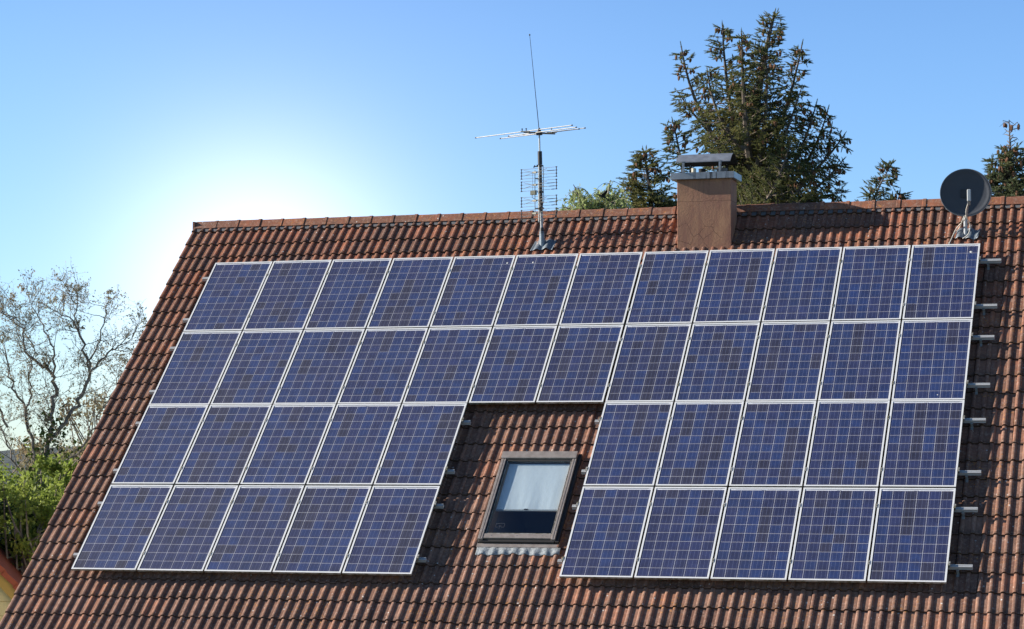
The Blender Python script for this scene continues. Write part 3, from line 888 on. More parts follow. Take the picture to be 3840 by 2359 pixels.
# UHF grid antenna
uh = thing('grid_antenna', 'four tier grid aerial of thin wires clamped to the mast above the ridge', 'antenna', (5.33, 5.33, 5.28))
ud = Vector((0.643, -0.220, 0)).normalized(); un = Vector((-0.320, -0.947, 0)).normalized()
cen = Vector((5.318, 5.335, 0))
def U(a, z, n_=0.0): return tuple(cen + ud * a + un * n_ + Vector((0, 0, z)))
b = MB(); b.box((-0.008, -0.008, 0), (0.008, 0.008, 0.90), lambda x, y, z: U(x, 5.26 + z - 0.012, -y)); rel(b.build('boom', M_rod, uh), uh)
tops = [6.100, 5.904, 5.655, 5.455]
for g, zt_ in enumerate(tops):
    b = MB()
    for w_ in range(4):
        b.tube([U(-0.335, zt_ - 0.05 * w_), U(0.335, zt_ - 0.05 * w_)], 0.0032, 5)
    ref_ = rel(b.build('reflector', M_rod, uh), uh)
    b = MB()
    for e in (-0.335, 0.335):
        b.tube([U(e, zt_ + 0.008), U(e, zt_ - 0.158)], 0.0065, 6)
        for w_ in range(4): b.tube([U(e - 0.012, zt_ - 0.05 * w_), U(e + 0.012, zt_ - 0.05 * w_)], 0.009, 6)
    for q in range(3 if g else 1):
        b.tube([U(0.16 + 0.04 * q, zt_ - 0.05 * (q + 1)), U(0.30, zt_ - 0.05 * (q + 1))], 0.0060, 6)
    b.build('end_cap', M_black, ref_)
    zc_ = zt_ - 0.075
    b = MB(); b.box((-0.045, -0.012, -0.014), (0.022, 0.018, 0.014), lambda x, y, z: U(x, zc_ + z, 0.10 - y)); rel(b.build('dipole_box', M_beige, uh), uh)
    b = MB()
    for e in (-1, 1):
        for v_ in (-1, 1):
            b.tube([U(0.03 * e, zc_, 0.10), U(0.22 * e, zc_ + 0.045 * v_, 0.10)], 0.0038, 5)
    rel(b.build('dipole', M_rod, uh), uh)
b = MB(); b.tube([U(-0.005, 5.34, 0.10), U(-0.005, 6.06, 0.10)], 0.007, 6)
for z in (5.46, 5.93): b.tube([U(0, z, 0.10), U(0, z, -0.02)], 0.011, 6)
rel(b.build('front_boom', M_rod, uh), uh)
b = MB(); b.box((-0.075, -0.02, -0.035), (0.02, 0.025, 0.035), lambda x, y, z: U(x, 5.705 + z, 0.11 - y)); rel(b.build('junction_box', Mat('olive_box', (0.10, 0.10, 0.06), 0.5), uh), uh)
b = MB(); b.tube([U(-0.03, 5.68, 0.13), U(-0.04, 5.63, 0.13), U(0.0, 5.60, 0.10), U(0.05, 5.56, 0.02), U(0.06, 5.4, -0.02)], 0.0045, 5); b.tube([U(-0.05, 6.03, 0.12), U(-0.035, 6.0, .12), U(-0.035, 5.74, .12)], 0.0028, 5); rel(b.build('cable', M_black, uh), uh)

# ---------------------------------------------------------------- satellite dish
sd = thing('satellite_dish', 'dark grey round satellite dish on a short pole in front of the ridge', 'satellite dish', (11.913, 5.372, 4.864))
lead_plate(11.955, 7.235, 0.34, 0.25, sd, 5)
for c_ in list(sd.children): rel(c_, sd)
DCX, DCY, DCZ = 11.948, 5.265, 5.497
dn = Vector((0.10, -1.0, 0.10)).normalized()
dx_ = dn.cross(Vector((0, 0, 1))).normalized() * -1
dy_ = dx_.cross(dn) * -1
if dy_.z < 0: dy_ = -dy_
def DP(a, c, n_): return tuple(Vector((DCX, DCY, DCZ)) + dx_ * a + dy_ * c + dn * n_)
b = MB(); NR, NA = 10, 64
ra, rb = 0.366, 0.352
for i in range(NR + 1):
    for k in range(NA):
        t = i / NR; a = 2 * math.pi * k / NA
        b.v.append(DP(ra * t * math.cos(a), rb * t * math.sin(a), -0.040 * (1 - t * t) - 0.022 * min(1.0, (1 - t) / 0.09)))
for i in range(NR):
    for k in range(NA):
        b.f.append((i * NA + k, i * NA + (k + 1) % NA, (i + 1) * NA + (k + 1) % NA, (i + 1) * NA + k)); b.mi.append(0)
o = b.build('reflector', M_dish, sd, smooth=True); rel(o, sd)
md = o.modifiers.new('thick', 'SOLIDIFY'); md.thickness = 0.003; md.offset = 0
b = MB()
ring = [DP(ra * math.cos(2 * math.pi * k / NA), rb * math.sin(2 * math.pi * k / NA), 0.0) for k in range(NA)]
sec_r = [(0.0, 0.000), (0.012, 0.006), (0.014, -0.004), (0.012, -0.022), (0.004, -0.022)]
for k in range(NA):
    a = 2 * math.pi * k / NA
    for (dr, dz) in sec_r: b.v.append(DP((ra + dr) * math.cos(a), (rb + dr) * math.sin(a), dz))
m5 = len(sec_r)
for k in range(NA):
    for q in range(m5 - 1):
        b.f.append((k * m5 + q, ((k + 1) % NA) * m5 + q, ((k + 1) % NA) * m5 + q + 1, k * m5 + q + 1)); b.mi.append(0)
rel(b.build('rim', M_dishrim, sd, smooth=True), sd)
b = MB()
for (a, c) in ((-0.062, 0.052), (0.048, 0.050)): b.tube([DP(a, c, -0.064), DP(a, c, -0.056)], 0.006, 6)
rel(b.build('bolt', M_steel, sd), sd)
b = MB(); b.tube([(11.930, 5.372, 4.78), (11.930, 5.372, 5.20)], 0.030, 14); rel(b.build('pole', M_steel, sd, smooth=False), sd)
b = MB(); b.tube([(11.930, 5.372, 5.06), (11.930, 5.372, 5.54)], 0.026, 12); b.box((11.87, 5.30, 5.42), (11.99, 5.375, 5.55)); rel(b.build('rear_bracket', M_black, sd), sd)
b = MB(); b.tube([DP(0.0, -rb + 0.01, -0.03), DP(0.01, -rb - 0.02, 0.05), DP(0.035, -rb + 0.12, 0.40)], [0.014, 0.014, 0.012], 8); rel(b.build('feed_arm', M_steel, sd), sd)
b = MB(); b.box((-0.028, -0.095, -0.022), (0.028, 0.085, 0.035), lambda x, y, z: DP(0.048 + x, -0.125 + y + 0.02 * 0, 0.40 + z)); o = rel(b.build('receiver_head', M_lnb, sd), sd); bevel(o, 0.012, 3)
b = MB(); b.box((-0.020, -0.150, -0.018), (0.022, -0.096, 0.020), lambda x, y, z: DP(0.046 + x, -0.125 + y, 0.40 + z)); rel(b.build('receiver_neck', M_clay, sd), sd)
def cab(pts, r_=0.006):
    b = MB()
    P_ = [Vector(p) for p in pts]; out = []
    for i in range(len(P_) - 1):
        p0 = P_[max(i - 1, 0)]; p1 = P_[i]; p2 = P_[i + 1]; p3 = P_[min(i + 2, len(P_) - 1)]
        for k in range(5):
            t = k / 5
            out.append(0.5 * ((2 * p1) + (p2 - p0) * t + (2 * p0 - 5 * p1 + 4 * p2 - p3) * t * t + (-p0 + 3 * p1 - 3 * p2 + p3) * t ** 3))
    out.append(P_[-1]); b.tube(out, r_, 6); return b
rel(cab([DP(0.03, -0.26, 0.40), DP(0.0, -0.34, 0.22), DP(0.015, -0.40, 0.06), RF(12.00, 7.32, -0.06), RF(11.985, 7.16, -0.10), RF(11.90, 7.10, -0.14)], 0.0085).build('cable', M_cable, sd, smooth=True), sd)
rel(cab([DP(-0.02, -0.36, 0.05), DP(-0.05, -0.42, 0.03), RF(11.84, 7.34, -0.12), RF(11.77, 7.24, -0.15)], 0.007).build('cable', M_cable, sd, smooth=True), sd)
rel(cab([DP(0.0, -0.35, 0.05), DP(-0.02, -0.42, 0.03), RF(11.80, 7.32, -0.11), RF(11.73, 7.10, -0.15), RF(11.68, 6.86, -0.15)], 0.007).build('cable', M_cable, sd, smooth=True), sd)

# ---------------------------------------------------------------- droppings
def splat(u, s, n, r_, lab, seed, grp='bird droppings on the roof'):
    rr = random.Random(seed); b = MB(); k_ = 11
    top = [RF(u + r_ * rr.uniform(.6, 1.1) * math.cos(2 * math.pi * i / k_), s + r_ * rr.uniform(.6, 1.3) * math.sin(2 * math.pi * i / k_), n) for i in range(k_)]
    b.add(top + [RF(u, s, n + 0.004)], [(i, (i + 1) % k_, k_) for i in range(k_)])
    tag(b.build('bird_dropping', M_drop), lab, 'bird dropping', grp)
splat(pu(11) + 0.87, ROWS[0] + 1.50, 0.0005 - 0.005, 0.022, 'white bird dropping near the top right corner of the last top row panel', 3)
splat(pu(5) + 0.30, ROWS[0] + 1.50, -0.0045, 0.020, 'white bird dropping on the panel just right of the mast', 4)
splat(pu(4) + 0.90, ROWS[0] + 1.50, -0.0045, 0.016, 'white bird dropping on the panel just left of the mast', 5)
splat(pu(11) + 0.62, ROWS[1] + 0.10, -0.0045, 0.010, 'tiny white dropping low on the last panel of the second row', 6)

# ---------------------------------------------------------------- crow
cr = MB()
BP = Vector((1.111, 25.580, 7.917))
bx = Vector((0.958, 0.287, 0)) * 0.5; bz = Vector((0, 0, 1)) * 0.5; by = Vector((-0.287, 0.958, 0)) * 0.5
def BR(x, y, z): return tuple(BP + bx * x + by * y + bz * z)
cr.tube([BR(-0.30, 0, 0.055), BR(-0.25, 0, 0.06), BR(-0.20, 0, 0.065), BR(-0.12, 0, 0.03), BR(0.0, 0, 0.0), BR(0.12, 0, -0.05), BR(0.22, 0, -0.12), BR(0.34, 0, -0.22)],
        [0.002, 0.008, 0.017, 0.027, 0.033, 0.024, 0.012, 0.016], 8)
def wing(sgn):
    pts = [(-0.10, 0.03 * sgn, 0.02), (0.12, 0.03 * sgn, 0.0), (0.26, 0.30 * sgn, 0.20), (0.20, 0.42 * sgn, 0.27), (0.08, 0.22 * sgn, 0.16)]
    return pts
for sg in (-1, 1):
    w_ = wing(sg)
    top = [BR(*p) for p in w_]; bot = [BR(p[0], p[1], p[2] - 0.012) for p in w_]
    cr.add(top + bot, [(0, 1, 2, 3, 4), (9, 8, 7, 6, 5), (0, 5, 6, 1), (1, 6, 7, 2), (2, 7, 8, 3), (3, 8, 9, 4), (4, 9, 5, 0)])
tag(cr.build('bird', M_soot2), 'black bird flying low over the willow behind the ridge', 'bird')

# ---------------------------------------------------------------- spruces
rs = random.Random(11)
def jitter(d, a, rnd):
    v = Vector((rnd.gauss(0, 1), rnd.gauss(0, 1), rnd.gauss(0, 1)))
    return (d + v * a).normalized()
def sprig(b, p, d, L, rnd, wid=0.055):
    """short shoot: a thin axis with a brush of needles"""
    d = d.normalized()
    side = d.cross(Vector((0, 0, 1)))
    if side.length < 0.1: side = d.cross(Vector((1, 0, 0)))
    side.normalize(); up_ = side.cross(d)
    n = max(4, int(L / 0.030))
    for i in range(n):
        t = (i + 0.3) / n
        q = p + d * (L * t)
        a = rnd.uniform(0, 6.283)
        o = (side * math.cos(a) + up_ * math.sin(a))
        w = wid * (1.15 - 0.5 * t) * rnd.uniform(0.75, 1.25)
        tip = q + d * w * 0.9 + o * w
        c = (d.cross(o)).normalized() * w * 0.30
        b.add([q - c, q + c, tip], [(0, 1, 2)])
        tip = q + d * w * 0.9 - o * w * 0.9
        b.add([q - c, q + c, tip], [(0, 1, 2)])
    tipp = p + d * (L + wid)
    c = side * wid * 0.35
    b.add([p + d * (L * 0.5) - c, p + d * (L * 0.5) + c, tipp], [(0, 1, 2)])
    c = up_ * wid * 0.35
    b.add([p + d * (L * 0.5) - c, p + d * (L * 0.5) + c, tipp], [(0, 1, 2)])
def cone_at(b, p, rnd, L=0.15):
    d = Vector((rnd.uniform(-.3, .3), rnd.uniform(-.3, .3), -1)).normalized()
    b.tube([p, p + d * L * 0.3, p + d * L * 0.7, p + d * L], [0.012, 0.040, 0.036, 0.010], 5)
def conifer_limb(wood, leaf, cones, pts, r0, rad, dens, rnd, bare=0.0, cone_p=0.10, droop=0.25, wid=0.052, lean=0.35):
    """a leader with side branches; pts from foot to tip; rad = branch reach at foot"""
    P_ = [Vector(p) for p in pts]
    L = sum((P_[i + 1] - P_[i]).length for i in range(len(P_) - 1))
    wood.tube(P_, [r0 * (1 - 0.9 * i / (len(P_) - 1)) + 0.008 for i in range(len(P_))], 6)
    n = int(L * dens * 1.85)
    for k in range(n):
        t = (k + rnd.random()) / n
        if t > 0.985: continue
        x = t * (len(P_) - 1); i = min(int(x), len(P_) - 2)
        p = P_[i].lerp(P_[i + 1], x - i); ax = (P_[i + 1] - P_[i]).normalized()
        a = rnd.uniform(0, 6.283)
        s1 = ax.cross(Vector((0.3, 1, 0.1))).normalized(); s2 = ax.cross(s1)
        o = s1 * math.cos(a) + s2 * math.sin(a)
        reach = (rad * (1 - t) ** 0.75 + 0.12) * rnd.uniform(0.55, 1.15)
        d = (o + ax * lean).normalized()
        seg = max(2, int(reach / 0.16)); q = p.copy(); path = [q.copy()]
        for sidx in range(seg):
            d = (d + Vector((0, 0, -droop * 0.35 + 0.10 * sidx)) + Vector((rnd.gauss(0, .1), rnd.gauss(0, .1), rnd.gauss(0, .1)))).normalized()
            q = q + d * (reach / seg); path.append(q.copy())
            if t * 1.0 > 1 - bare:
                if rnd.random() < 0.5:
                    sd_ = d.cross(Vector((0, 0, 1))).normalized() * rnd.choice((-1, 1))
                    wood.tube([q, q + (sd_ + Vector((0, 0, -0.8))).normalized() * rnd.uniform(.08, .2)], [0.007, 0.003], 3, False)
                continue
            for sd_ in (-1, 1):
                if rnd.random() < 0.72:
                    side = d.cross(Vector((0, 0, 1)))
                    if side.length < 0.1: side = s1.copy()
                    side.normalize()
                    dd = (d * 0.8 + side * sd_ * rnd.uniform(.5, 1.0) + Vector((0, 0, rnd.uniform(-.45, .15)))).normalized()
                    sprig(leaf, q, dd, rnd.uniform(0.12, 0.30), rnd, wid)
            if rnd.random() < 0.35:
                sprig(leaf, q, Vector((rnd.gauss(0, .3), rnd.gauss(0, .3), rnd.choice((-1, .6)))), rnd.uniform(.1, .2), rnd, wid)
        wood.tube(path, [0.022 * (1 - 0.75 * i / len(path)) * (0.5 + reach) for i in range(len(path))], 3, False)
        if not (t > 1 - bare): sprig(leaf, q, d, rnd.uniform(0.12, 0.24), rnd, wid)
        pc = cone_p * (1 + 2.2 * (t > 0.75))
        if rnd.random() < pc:
            for _ in range(rnd.randint(1, 3)): cone_at(cones, path[-1] + Vector((rnd.gauss(0, .05), rnd.gauss(0, .05), -.03)), rnd, rnd.uniform(.11, .17))
    if not bare: sprig(leaf, P_[-1] - (P_[-1] - P_[-2]).normalized() * 0.1, (P_[-1] - P_[-2]), 0.22, rnd, wid)
def spruce(label, base, limbs, seed, mat, trunk_r=0.25, **kw):
    rnd = random.Random(seed)
    t = thing('spruce_tree', label, 'tree', base, (0, 0, 0), 'spruces behind the roof ridge')
    wood, leaf, cones = MB(), MB(), MB()
    for (pts, r0, rad, dens, bare, cp) in limbs:
        conifer_limb(wood, leaf, cones, pts, r0, rad, dens, rnd, bare, cp, **kw)
    for nm, mb, mt in (('trunk', wood, M_bark), ('crown', leaf, mat), ('cones', cones, M_cone)):
        if mb.v:
            po = rel(mb.build(nm, mt, t), t)
            if nm == 'cones': po['kind'] = 'stuff'
    return t
def path3(a, b_, c=None, n=8):
    a, b_ = Vector(a), Vector(b_)
    if c is None: return [tuple(a.lerp(b_, i / n)) for i in range(n + 1)]
    c = Vector(c)
    return [tuple(a * (1 - i / n) ** 2 + c * (2 * (i / n) * (1 - i / n)) + b_ * (i / n) ** 2) for i in range(n + 1)]

D = 70
big = [
    (path3((2.221, 38.554, 6.419), (3.089, 38.307, 14.628), (2.187, 38.241, 11.320), 14), 0.24, 1.5, 17, 0, .10),
    (path3((2.277, 38.367, 9.727), (1.402, 38.859, 14.441), (1.463, 39.046, 11.707)), 0.10, 0.85, 13, 0, .16),
    (path3((2.477, 37.351, 10.215), (2.331, 37.082, 13.862), (2.330, 37.210, 11.785)), 0.10, 0.60, 11, 0, .16),
    (path3((2.162, 38.325, 9.849), (0.427, 37.570, 13.647), (0.717, 37.801, 11.320)), 0.09, 0.75, 8.5, 0, .22),
    (path3((2.094, 39.327, 10.216), (0.127, 38.604, 12.390), (0.916, 38.921, 11.086)), 0.07, 0.70, 11, 0, .08),
    (path3((2.557, 36.322, 10.328), (1.568, 35.886, 12.589), (1.713, 36.025, 11.042)), 0.07, 0.80, 13, 0, .10),
    (path3((2.202, 39.398, 9.594), (3.682, 39.577, 13.882), (3.188, 39.578, 11.458)), 0.09, 0.62, 10, 0, .18),
    (path3((2.705, 37.434, 9.973), (2.994, 37.312, 13.355), (3.077, 37.456, 11.422)), 0.08, 0.70, 14, 0, .12),
    (path3((2.573, 37.454, 9.007), (3.960, 37.672, 12.207), (3.409, 37.615, 10.456)), 0.08, 0.75, 11, 0, .14),
    (path3((2.494, 38.500, 8.624), (4.220, 38.811, 11.957), (3.753, 38.786, 10.094)), 0.08, 0.75, 11, 0, .18),
    (path3((2.494, 38.500, 8.624), (4.980, 39.097, 11.013), (4.158, 38.930, 9.727)), 0.08, 0.85, 10, 0, .18),
    (path3((2.428, 39.512, 8.849), (4.389, 39.909, 11.931), (3.878, 39.877, 9.967)), 0.07, 0.80, 12, 0, .12),
    (path3((2.792, 37.564, 8.282), (5.095, 38.139, 10.154), (4.195, 37.940, 9.007)), 0.07, 0.80, 12, 0, .12),
    (path3((2.635, 36.478, 8.185), (3.819, 36.678, 10.685), (3.567, 36.691, 9.257)), 0.07, 1.0, 15, 0, .08),
    (path3((2.631, 36.491, 7.947), (4.490, 36.931, 9.852), (3.785, 36.793, 8.662)), 0.07, 0.95, 13, 0, .08),
    (path3((1.874, 40.409, 8.573), (0.712, 39.889, 11.345), (1.168, 40.127, 9.707)), 0.07, 0.75, 12, 0, .06),
    (path3((2.426, 39.519, 8.725), (4.823, 40.193, 9.445), (3.987, 39.948, 9.346)), 0.06, 0.55, 8, 0, .08),
    (path3((2.250, 38.457, 8.134), (2.876, 38.508, 10.339), (2.626, 38.486, 9.482)), 0.07, 1.1, 20, 0, .06),
    (path3((2.316, 37.467, 7.558), (3.274, 37.642, 9.369), (2.800, 37.537, 8.765)), 0.07, 1.3, 22, 0, .04),
    (path3((2.780, 37.606, 7.558), (4.313, 37.968, 9.128), (3.608, 37.794, 8.524)), 0.07, 1.0, 16, 0, .04),
    (path3((1.949, 39.376, 8.725), (2.017, 39.151, 12.701), (1.747, 39.185, 10.837)), 0.10, 1.0, 18, 0, .06),
    (path3((1.619, 40.379, 7.817), (1.420, 40.164, 10.337), (1.399, 40.235, 9.077)), 0.07, 1.0, 16, 0, .04),
]
spruce('tallest spruce, broad with several pointed tops, rising behind the chimney', (2.132, 38.853, 1.151), big, 5, M_spruce)
spruce('slim spruce tip with cones just left of the chimney hood', (1.237, 34.400, 1.176), [
    (path3((1.444, 34.112, 6.837), (1.035, 33.742, 10.857), (1.376, 33.935, 9.378)), 0.07, 0.62, 12, 0, .20)], 6, M_spruce_d)
spruce('small bushy spruce between the willow and the chimney', (0.704, 32.148, 1.189), [
    (path3((0.958, 31.885, 6.678), (0.699, 31.615, 9.792), (0.935, 31.768, 8.470), 10), 0.10, 0.95, 26, 0, .14),
    (path3((0.858, 31.828, 7.126), (0.322, 31.546, 9.086), (0.501, 31.651, 8.246)), 0.06, 0.60, 14, 0, .14),
    (path3((0.912, 31.844, 7.126), (1.152, 31.826, 8.582), (1.088, 31.841, 8.022)), 0.06, 0.90, 24, 0, .06),
    (path3((1.016, 31.889, 6.902), (1.491, 31.943, 8.336), (1.246, 31.902, 7.798)), 0.06, 0.50, 16, 0, .04)], 7, M_spruce)
spruce('thin leaning spruce top between the tall spruce and the dish', (4.347, 43.701, 1.125), [
    (path3((4.583, 43.364, 7.730), (5.789, 43.544, 10.658), (5.111, 43.410, 9.544)), 0.05, 0.55, 15, 0, .20),
    (path3((4.907, 43.413, 8.508), (5.139, 43.407, 9.738), (5.044, 43.406, 9.285)), 0.04, 0.36, 12, 0, .10)], 8, M_spruce_d)
spruce('tiny spruce tip just above the ridge left of the dish', (5.900, 44.167, 1.125), [
    (path3((5.830, 43.722, 7.989), (6.010, 43.666, 9.764), (5.848, 43.663, 9.026)), 0.05, 0.55, 15, 0, .30)], 9, M_spruce_d)
spruce('spruce with a bare brown top at the right edge', (10.524, 28.814, 1.227), [
    (path3((10.624, 28.586, 5.390), (10.687, 28.375, 9.125), (10.632, 28.489, 7.014), 12), 0.12, 1.45, 27, 0, .22),
    (path3((10.672, 28.425, 8.232), (10.669, 28.329, 9.775), (10.686, 28.379, 9.044), 8), 0.024, 0.50, 13, 1.0, .08),
    (path3((10.671, 28.500, 7.014), (10.226, 28.282, 8.384), (10.392, 28.367, 7.826)), 0.05, 0.62, 16, 0, .10),
    (path3((10.681, 28.466, 7.623), (10.410, 28.306, 8.892), (10.518, 28.373, 8.334)), 0.04, 0.50, 15, 0, .10),
    (path3((10.685, 29.545, 7.107), (11.007, 29.552, 8.553), (10.898, 29.557, 7.933)), 0.05, 0.80, 18, 0, .2)], 10, M_spruce_d)

# ---------------------------------------------------------------- broadleaf helpers
def leaf_quad(b, p, rnd, L, W_=0.45, hang=0.3):
    d = Vector((rnd.gauss(0, 1), rnd.gauss(0, 1), rnd.gauss(0, 1) - hang)).normalized()
    s_ = d.cross(Vector((rnd.gauss(0, 1), rnd.gauss(0, 1), rnd.gauss(0, 1)))).normalized() * L * W_ * 0.5
    b.add([p, p + d * L * 0.45 + s_, p + d * L, p + d * L * 0.45 - s_], [(0, 1, 2, 3)])

def twiggy(wood, leaf, p, d, L, r_, lvl, rnd, leafL, nleaf, up=0.10, kids=(3, 4), spread=0.75, hang=0.4):
    seg = 5; path = [p.copy()]; q = p.copy(); dd = d.copy(); dirs = [dd.copy()]
    for i in range(seg):
        dd = (dd + Vector((rnd.gauss(0, .16), rnd.gauss(0, .16), rnd.gauss(0, .12) + up))).normalized()
        q = q + dd * (L / seg); path.append(q.copy()); dirs.append(dd.copy())
    wood.tube(path, [r_ * (1 - 0.65 * i / seg) for i in range(seg + 1)], 4 if lvl > 1 else 3, False)
    if lvl > 0:
        for _ in range(rnd.randint(*kids)):
            t = rnd.uniform(0.25, 1.0); i = min(int(t * seg), seg - 1)
            pp = path[i].lerp(path[i + 1], t * seg - i)
            nd = jitter(dirs[i], spread, rnd)
            nd = (nd + Vector((0, 0, 0.12))).normalized()
            twiggy(wood, leaf, pp, nd, L * rnd.uniform(.5, .75), r_ * 0.55, lvl - 1, rnd, leafL, nleaf, up, kids, spread, hang)
    if lvl <= 1:
        for i in range(nleaf if lvl == 0 else nleaf // 2):
            t = rnd.random() ** 0.5; k_ = min(int(t * seg), seg - 1)
            leaf_quad(leaf, path[k_].lerp(path[k_ + 1], t * seg - k_) + Vector((rnd.gauss(0, .02), rnd.gauss(0, .02), 0)), rnd, leafL * rnd.uniform(.6, 1.3), 0.42, hang)

# walnut tree at the left with bare crooked limbs
rw = random.Random(31)
wt = thing('walnut_tree', 'nearly bare tree with crooked limbs and ivy on its trunk at the left edge', 'tree', (-12.354, 22.084, -0.803))
wood, leaf, ivy = MB(), MB(), MB()
limbs = [
  ([(-12.757, 21.957, -0.703), (-12.422, 21.973, 0.663), (-12.225, 21.996, 1.249), (-12.060, 22.013, 1.769), (-11.894, 22.027, 2.355), (-11.847, 22.005, 2.940), (-11.725, 22.009, 3.467), (-11.880, 21.935, 3.916)], 0.17, 0.075),
  ([(-11.880, 21.935, 3.916), (-12.225, 21.814, 4.189), (-12.452, 21.732, 4.430), (-12.507, 21.690, 4.840), (-12.701, 21.608, 5.217), (-12.930, 21.533, 5.321)], 0.07, 0.02),
  ([(-11.832, 21.957, 3.786), (-11.532, 21.494, 4.283), (-11.769, 21.386, 4.863), (-11.977, 21.292, 5.379), (-12.108, 21.233, 5.702)], 0.055, 0.012),
  ([(-11.896, 22.034, 2.224), (-11.653, 22.087, 2.550), (-11.365, 22.145, 3.005), (-11.115, 22.196, 3.396), (-10.944, 22.218, 3.877), (-11.037, 22.164, 4.293), (-11.189, 22.082, 4.879)], 0.11, 0.055),
  ([(-11.189, 22.082, 4.879), (-11.563, 22.366, 5.242), (-11.955, 22.444, 5.465)], 0.05, 0.015),
  ([(-10.944, 22.218, 3.877), (-10.676, 22.277, 4.209), (-10.404, 22.343, 4.462), (-10.108, 22.423, 4.599), (-9.728, 22.519, 4.892)], 0.06, 0.013),
  ([(-11.189, 22.082, 4.879), (-11.230, 22.037, 5.412), (-11.163, 21.617, 5.774), (-11.248, 21.585, 5.877)], 0.04, 0.010),
  ([(-10.992, 22.195, 4.014), (-10.991, 22.682, 4.592), (-10.810, 22.696, 5.248), (-10.741, 22.695, 5.590)], 0.05, 0.012),
  ([(-12.218, 21.974, 1.639), (-12.355, 21.887, 2.387), (-12.465, 21.820, 2.940), (-12.688, 21.725, 3.396), (-12.835, 21.649, 3.916), (-12.920, 21.591, 4.436)], 0.085, 0.025),
  ([(-12.417, 21.955, 0.988), (-12.718, 21.824, 1.639), (-12.956, 21.713, 2.290), (-13.197, 21.608, 2.810)], 0.06, 0.02),
  ([(-12.160, 22.007, 1.379), (-11.125, 21.252, 1.702), (-10.567, 21.399, 2.022), (-10.009, 21.547, 2.342), (-9.693, 21.606, 2.917)], 0.08, 0.02),
  ([(-11.656, 22.142, 1.639), (-11.250, 22.746, 2.296), (-10.924, 22.803, 2.952), (-10.601, 22.868, 3.477), (-10.466, 22.876, 4.002)], 0.055, 0.015),
  ([(-12.465, 21.820, 2.940), (-12.459, 22.111, 3.339), (-12.561, 22.152, 3.866), (-12.454, 22.140, 4.587), (-12.803, 21.890, 5.236), (-12.726, 21.581, 5.542)], 0.05, 0.012),
  ([(-12.890, 21.717, 2.550), (-13.190, 21.583, 3.265), (-13.423, 21.452, 4.241), (-13.469, 21.378, 5.217)], 0.06, 0.02),
]
for pts, ra_, rb_ in limbs:
    P_ = [Vector(p) for p in pts]
    fine = []
    for i in range(len(P_) - 1):
        for k in range(4):
            q = P_[i].lerp(P_[i + 1], k / 4)
            fine.append(q + (Vector((rw.gauss(0, .03), rw.gauss(0, .05), rw.gauss(0, .03))) if k else Vector((0, 0, 0))))
    fine.append(P_[-1]); n = len(fine)
    wood.tube(fine, [0.52 * (ra_ + (rb_ - ra_) * i / (n - 1)) for i in range(n)], 7)
    for i in range(2, n):
        if rw.random() < 0.92:
            dd = (fine[i] - fine[i - 1]).normalized()
            nd = jitter(dd, 0.8, rw); nd = (nd + Vector((0, 0, 0.15))).normalized()
            twiggy(wood, leaf, fine[i], nd, rw.uniform(0.35, 0.75), 0.010, 2, rw, 0.060, 2, 0.05, (4, 5))
    twiggy(wood, leaf, P_[-1], (P_[-1] - P_[-2]).normalized(), 0.26, max(0.007, rb_ * .4), 2, rw, 0.075, 5, 0.02)
for pts, ra_, rb_, dn_ in ((limbs[0][0][:6], .17, .1, 95), (limbs[3][0][:2], .11, .1, 60), (limbs[10][0][:4], .1, .08, 60), (limbs[8][0][:2], .1, .1, 50)):
    P_ = [Vector(p) for p in pts]
    for i in range(len(P_) - 1):
        for _ in range(dn_):
            q = P_[i].lerp(P_[i + 1], rw.random()) + Vector((rw.gauss(0, .20), rw.gauss(0, .20), rw.gauss(0, .12)))
            leaf_quad(ivy, q, rw, rw.uniform(.06, .13), .8, .2)
for nm, mb, mt in (('trunk', wood, M_walbark), ('crown', leaf, M_bud), ('ivy', ivy, M_bushd)):
    rel(mb.build(nm, mt, wt), wt)
wt.location.z -= 0.28

# shrubs under it
def shrub(label, cen_, rx, ry, rz, n, seed, mat, leafL=0.11, sticks=40, grp='shrubs below the walnut tree'):
    rnd = random.Random(seed); c = Vector(cen_)
    t = thing('shrub', label, 'shrub', (c.x, c.y, c.z - rz), (0, 0, 0), grp)
    wood, leaf = MB(), MB()
    clumps = []
    for _ in range(int(26 + n / 260)):
        v = Vector((rnd.gauss(0, .55), rnd.gauss(0, .55), rnd.gauss(0, .5)))
        if v.length > 1: v.normalize(); v *= rnd.uniform(.75, 1.05)
        clumps.append((c + Vector((v.x * rx, v.y * ry, v.z * rz)), rnd.uniform(.10, .24) * (rx + rz) / 2))
    for _ in range(n):
        cc, rr = rnd.choice(clumps)
        v = Vector((rnd.gauss(0, 1), rnd.gauss(0, 1), rnd.gauss(0, 1))).normalized() * rr * rnd.uniform(.3, 1.15)
        leaf_quad(leaf, cc + v, rnd, leafL * rnd.uniform(.6, 1.3), .62, .1)
    for _ in range(sticks):
        cc, rr = rnd.choice(clumps)
        f = Vector((c.x + rnd.gauss(0, .25) * rx, c.y, c.z - rz))
        m_ = f.lerp(cc, .55) + Vector((rnd.gauss(0, .2), rnd.gauss(0, .2), .25))
        wood.tube([f, m_, cc, cc + (cc - m_) * .35], [.03, .02, .012, .005], 4, False)
    rel(wood.build('stems', M_walbark, t), t); rel(leaf.build('foliage', mat, t), t)
shrub('bright green spring shrub at the left edge under the bare tree', (-10.777, 18.310, 0.232), 2.3, 1.4, 1.0, 7000, 1, M_bush)
shrub('bright green shrub with brown twigs beside the roof edge', (-8.704, 16.818, 0.583), 1.3, 1.2, 0.95, 5000, 2, M_bush)
shrub('dark leafy shrub low between yellow house and roof edge', (-8.671, 14.801, -0.472), 2.4, 1.2, 1.6, 16000, 3, M_bushd, 0.10)
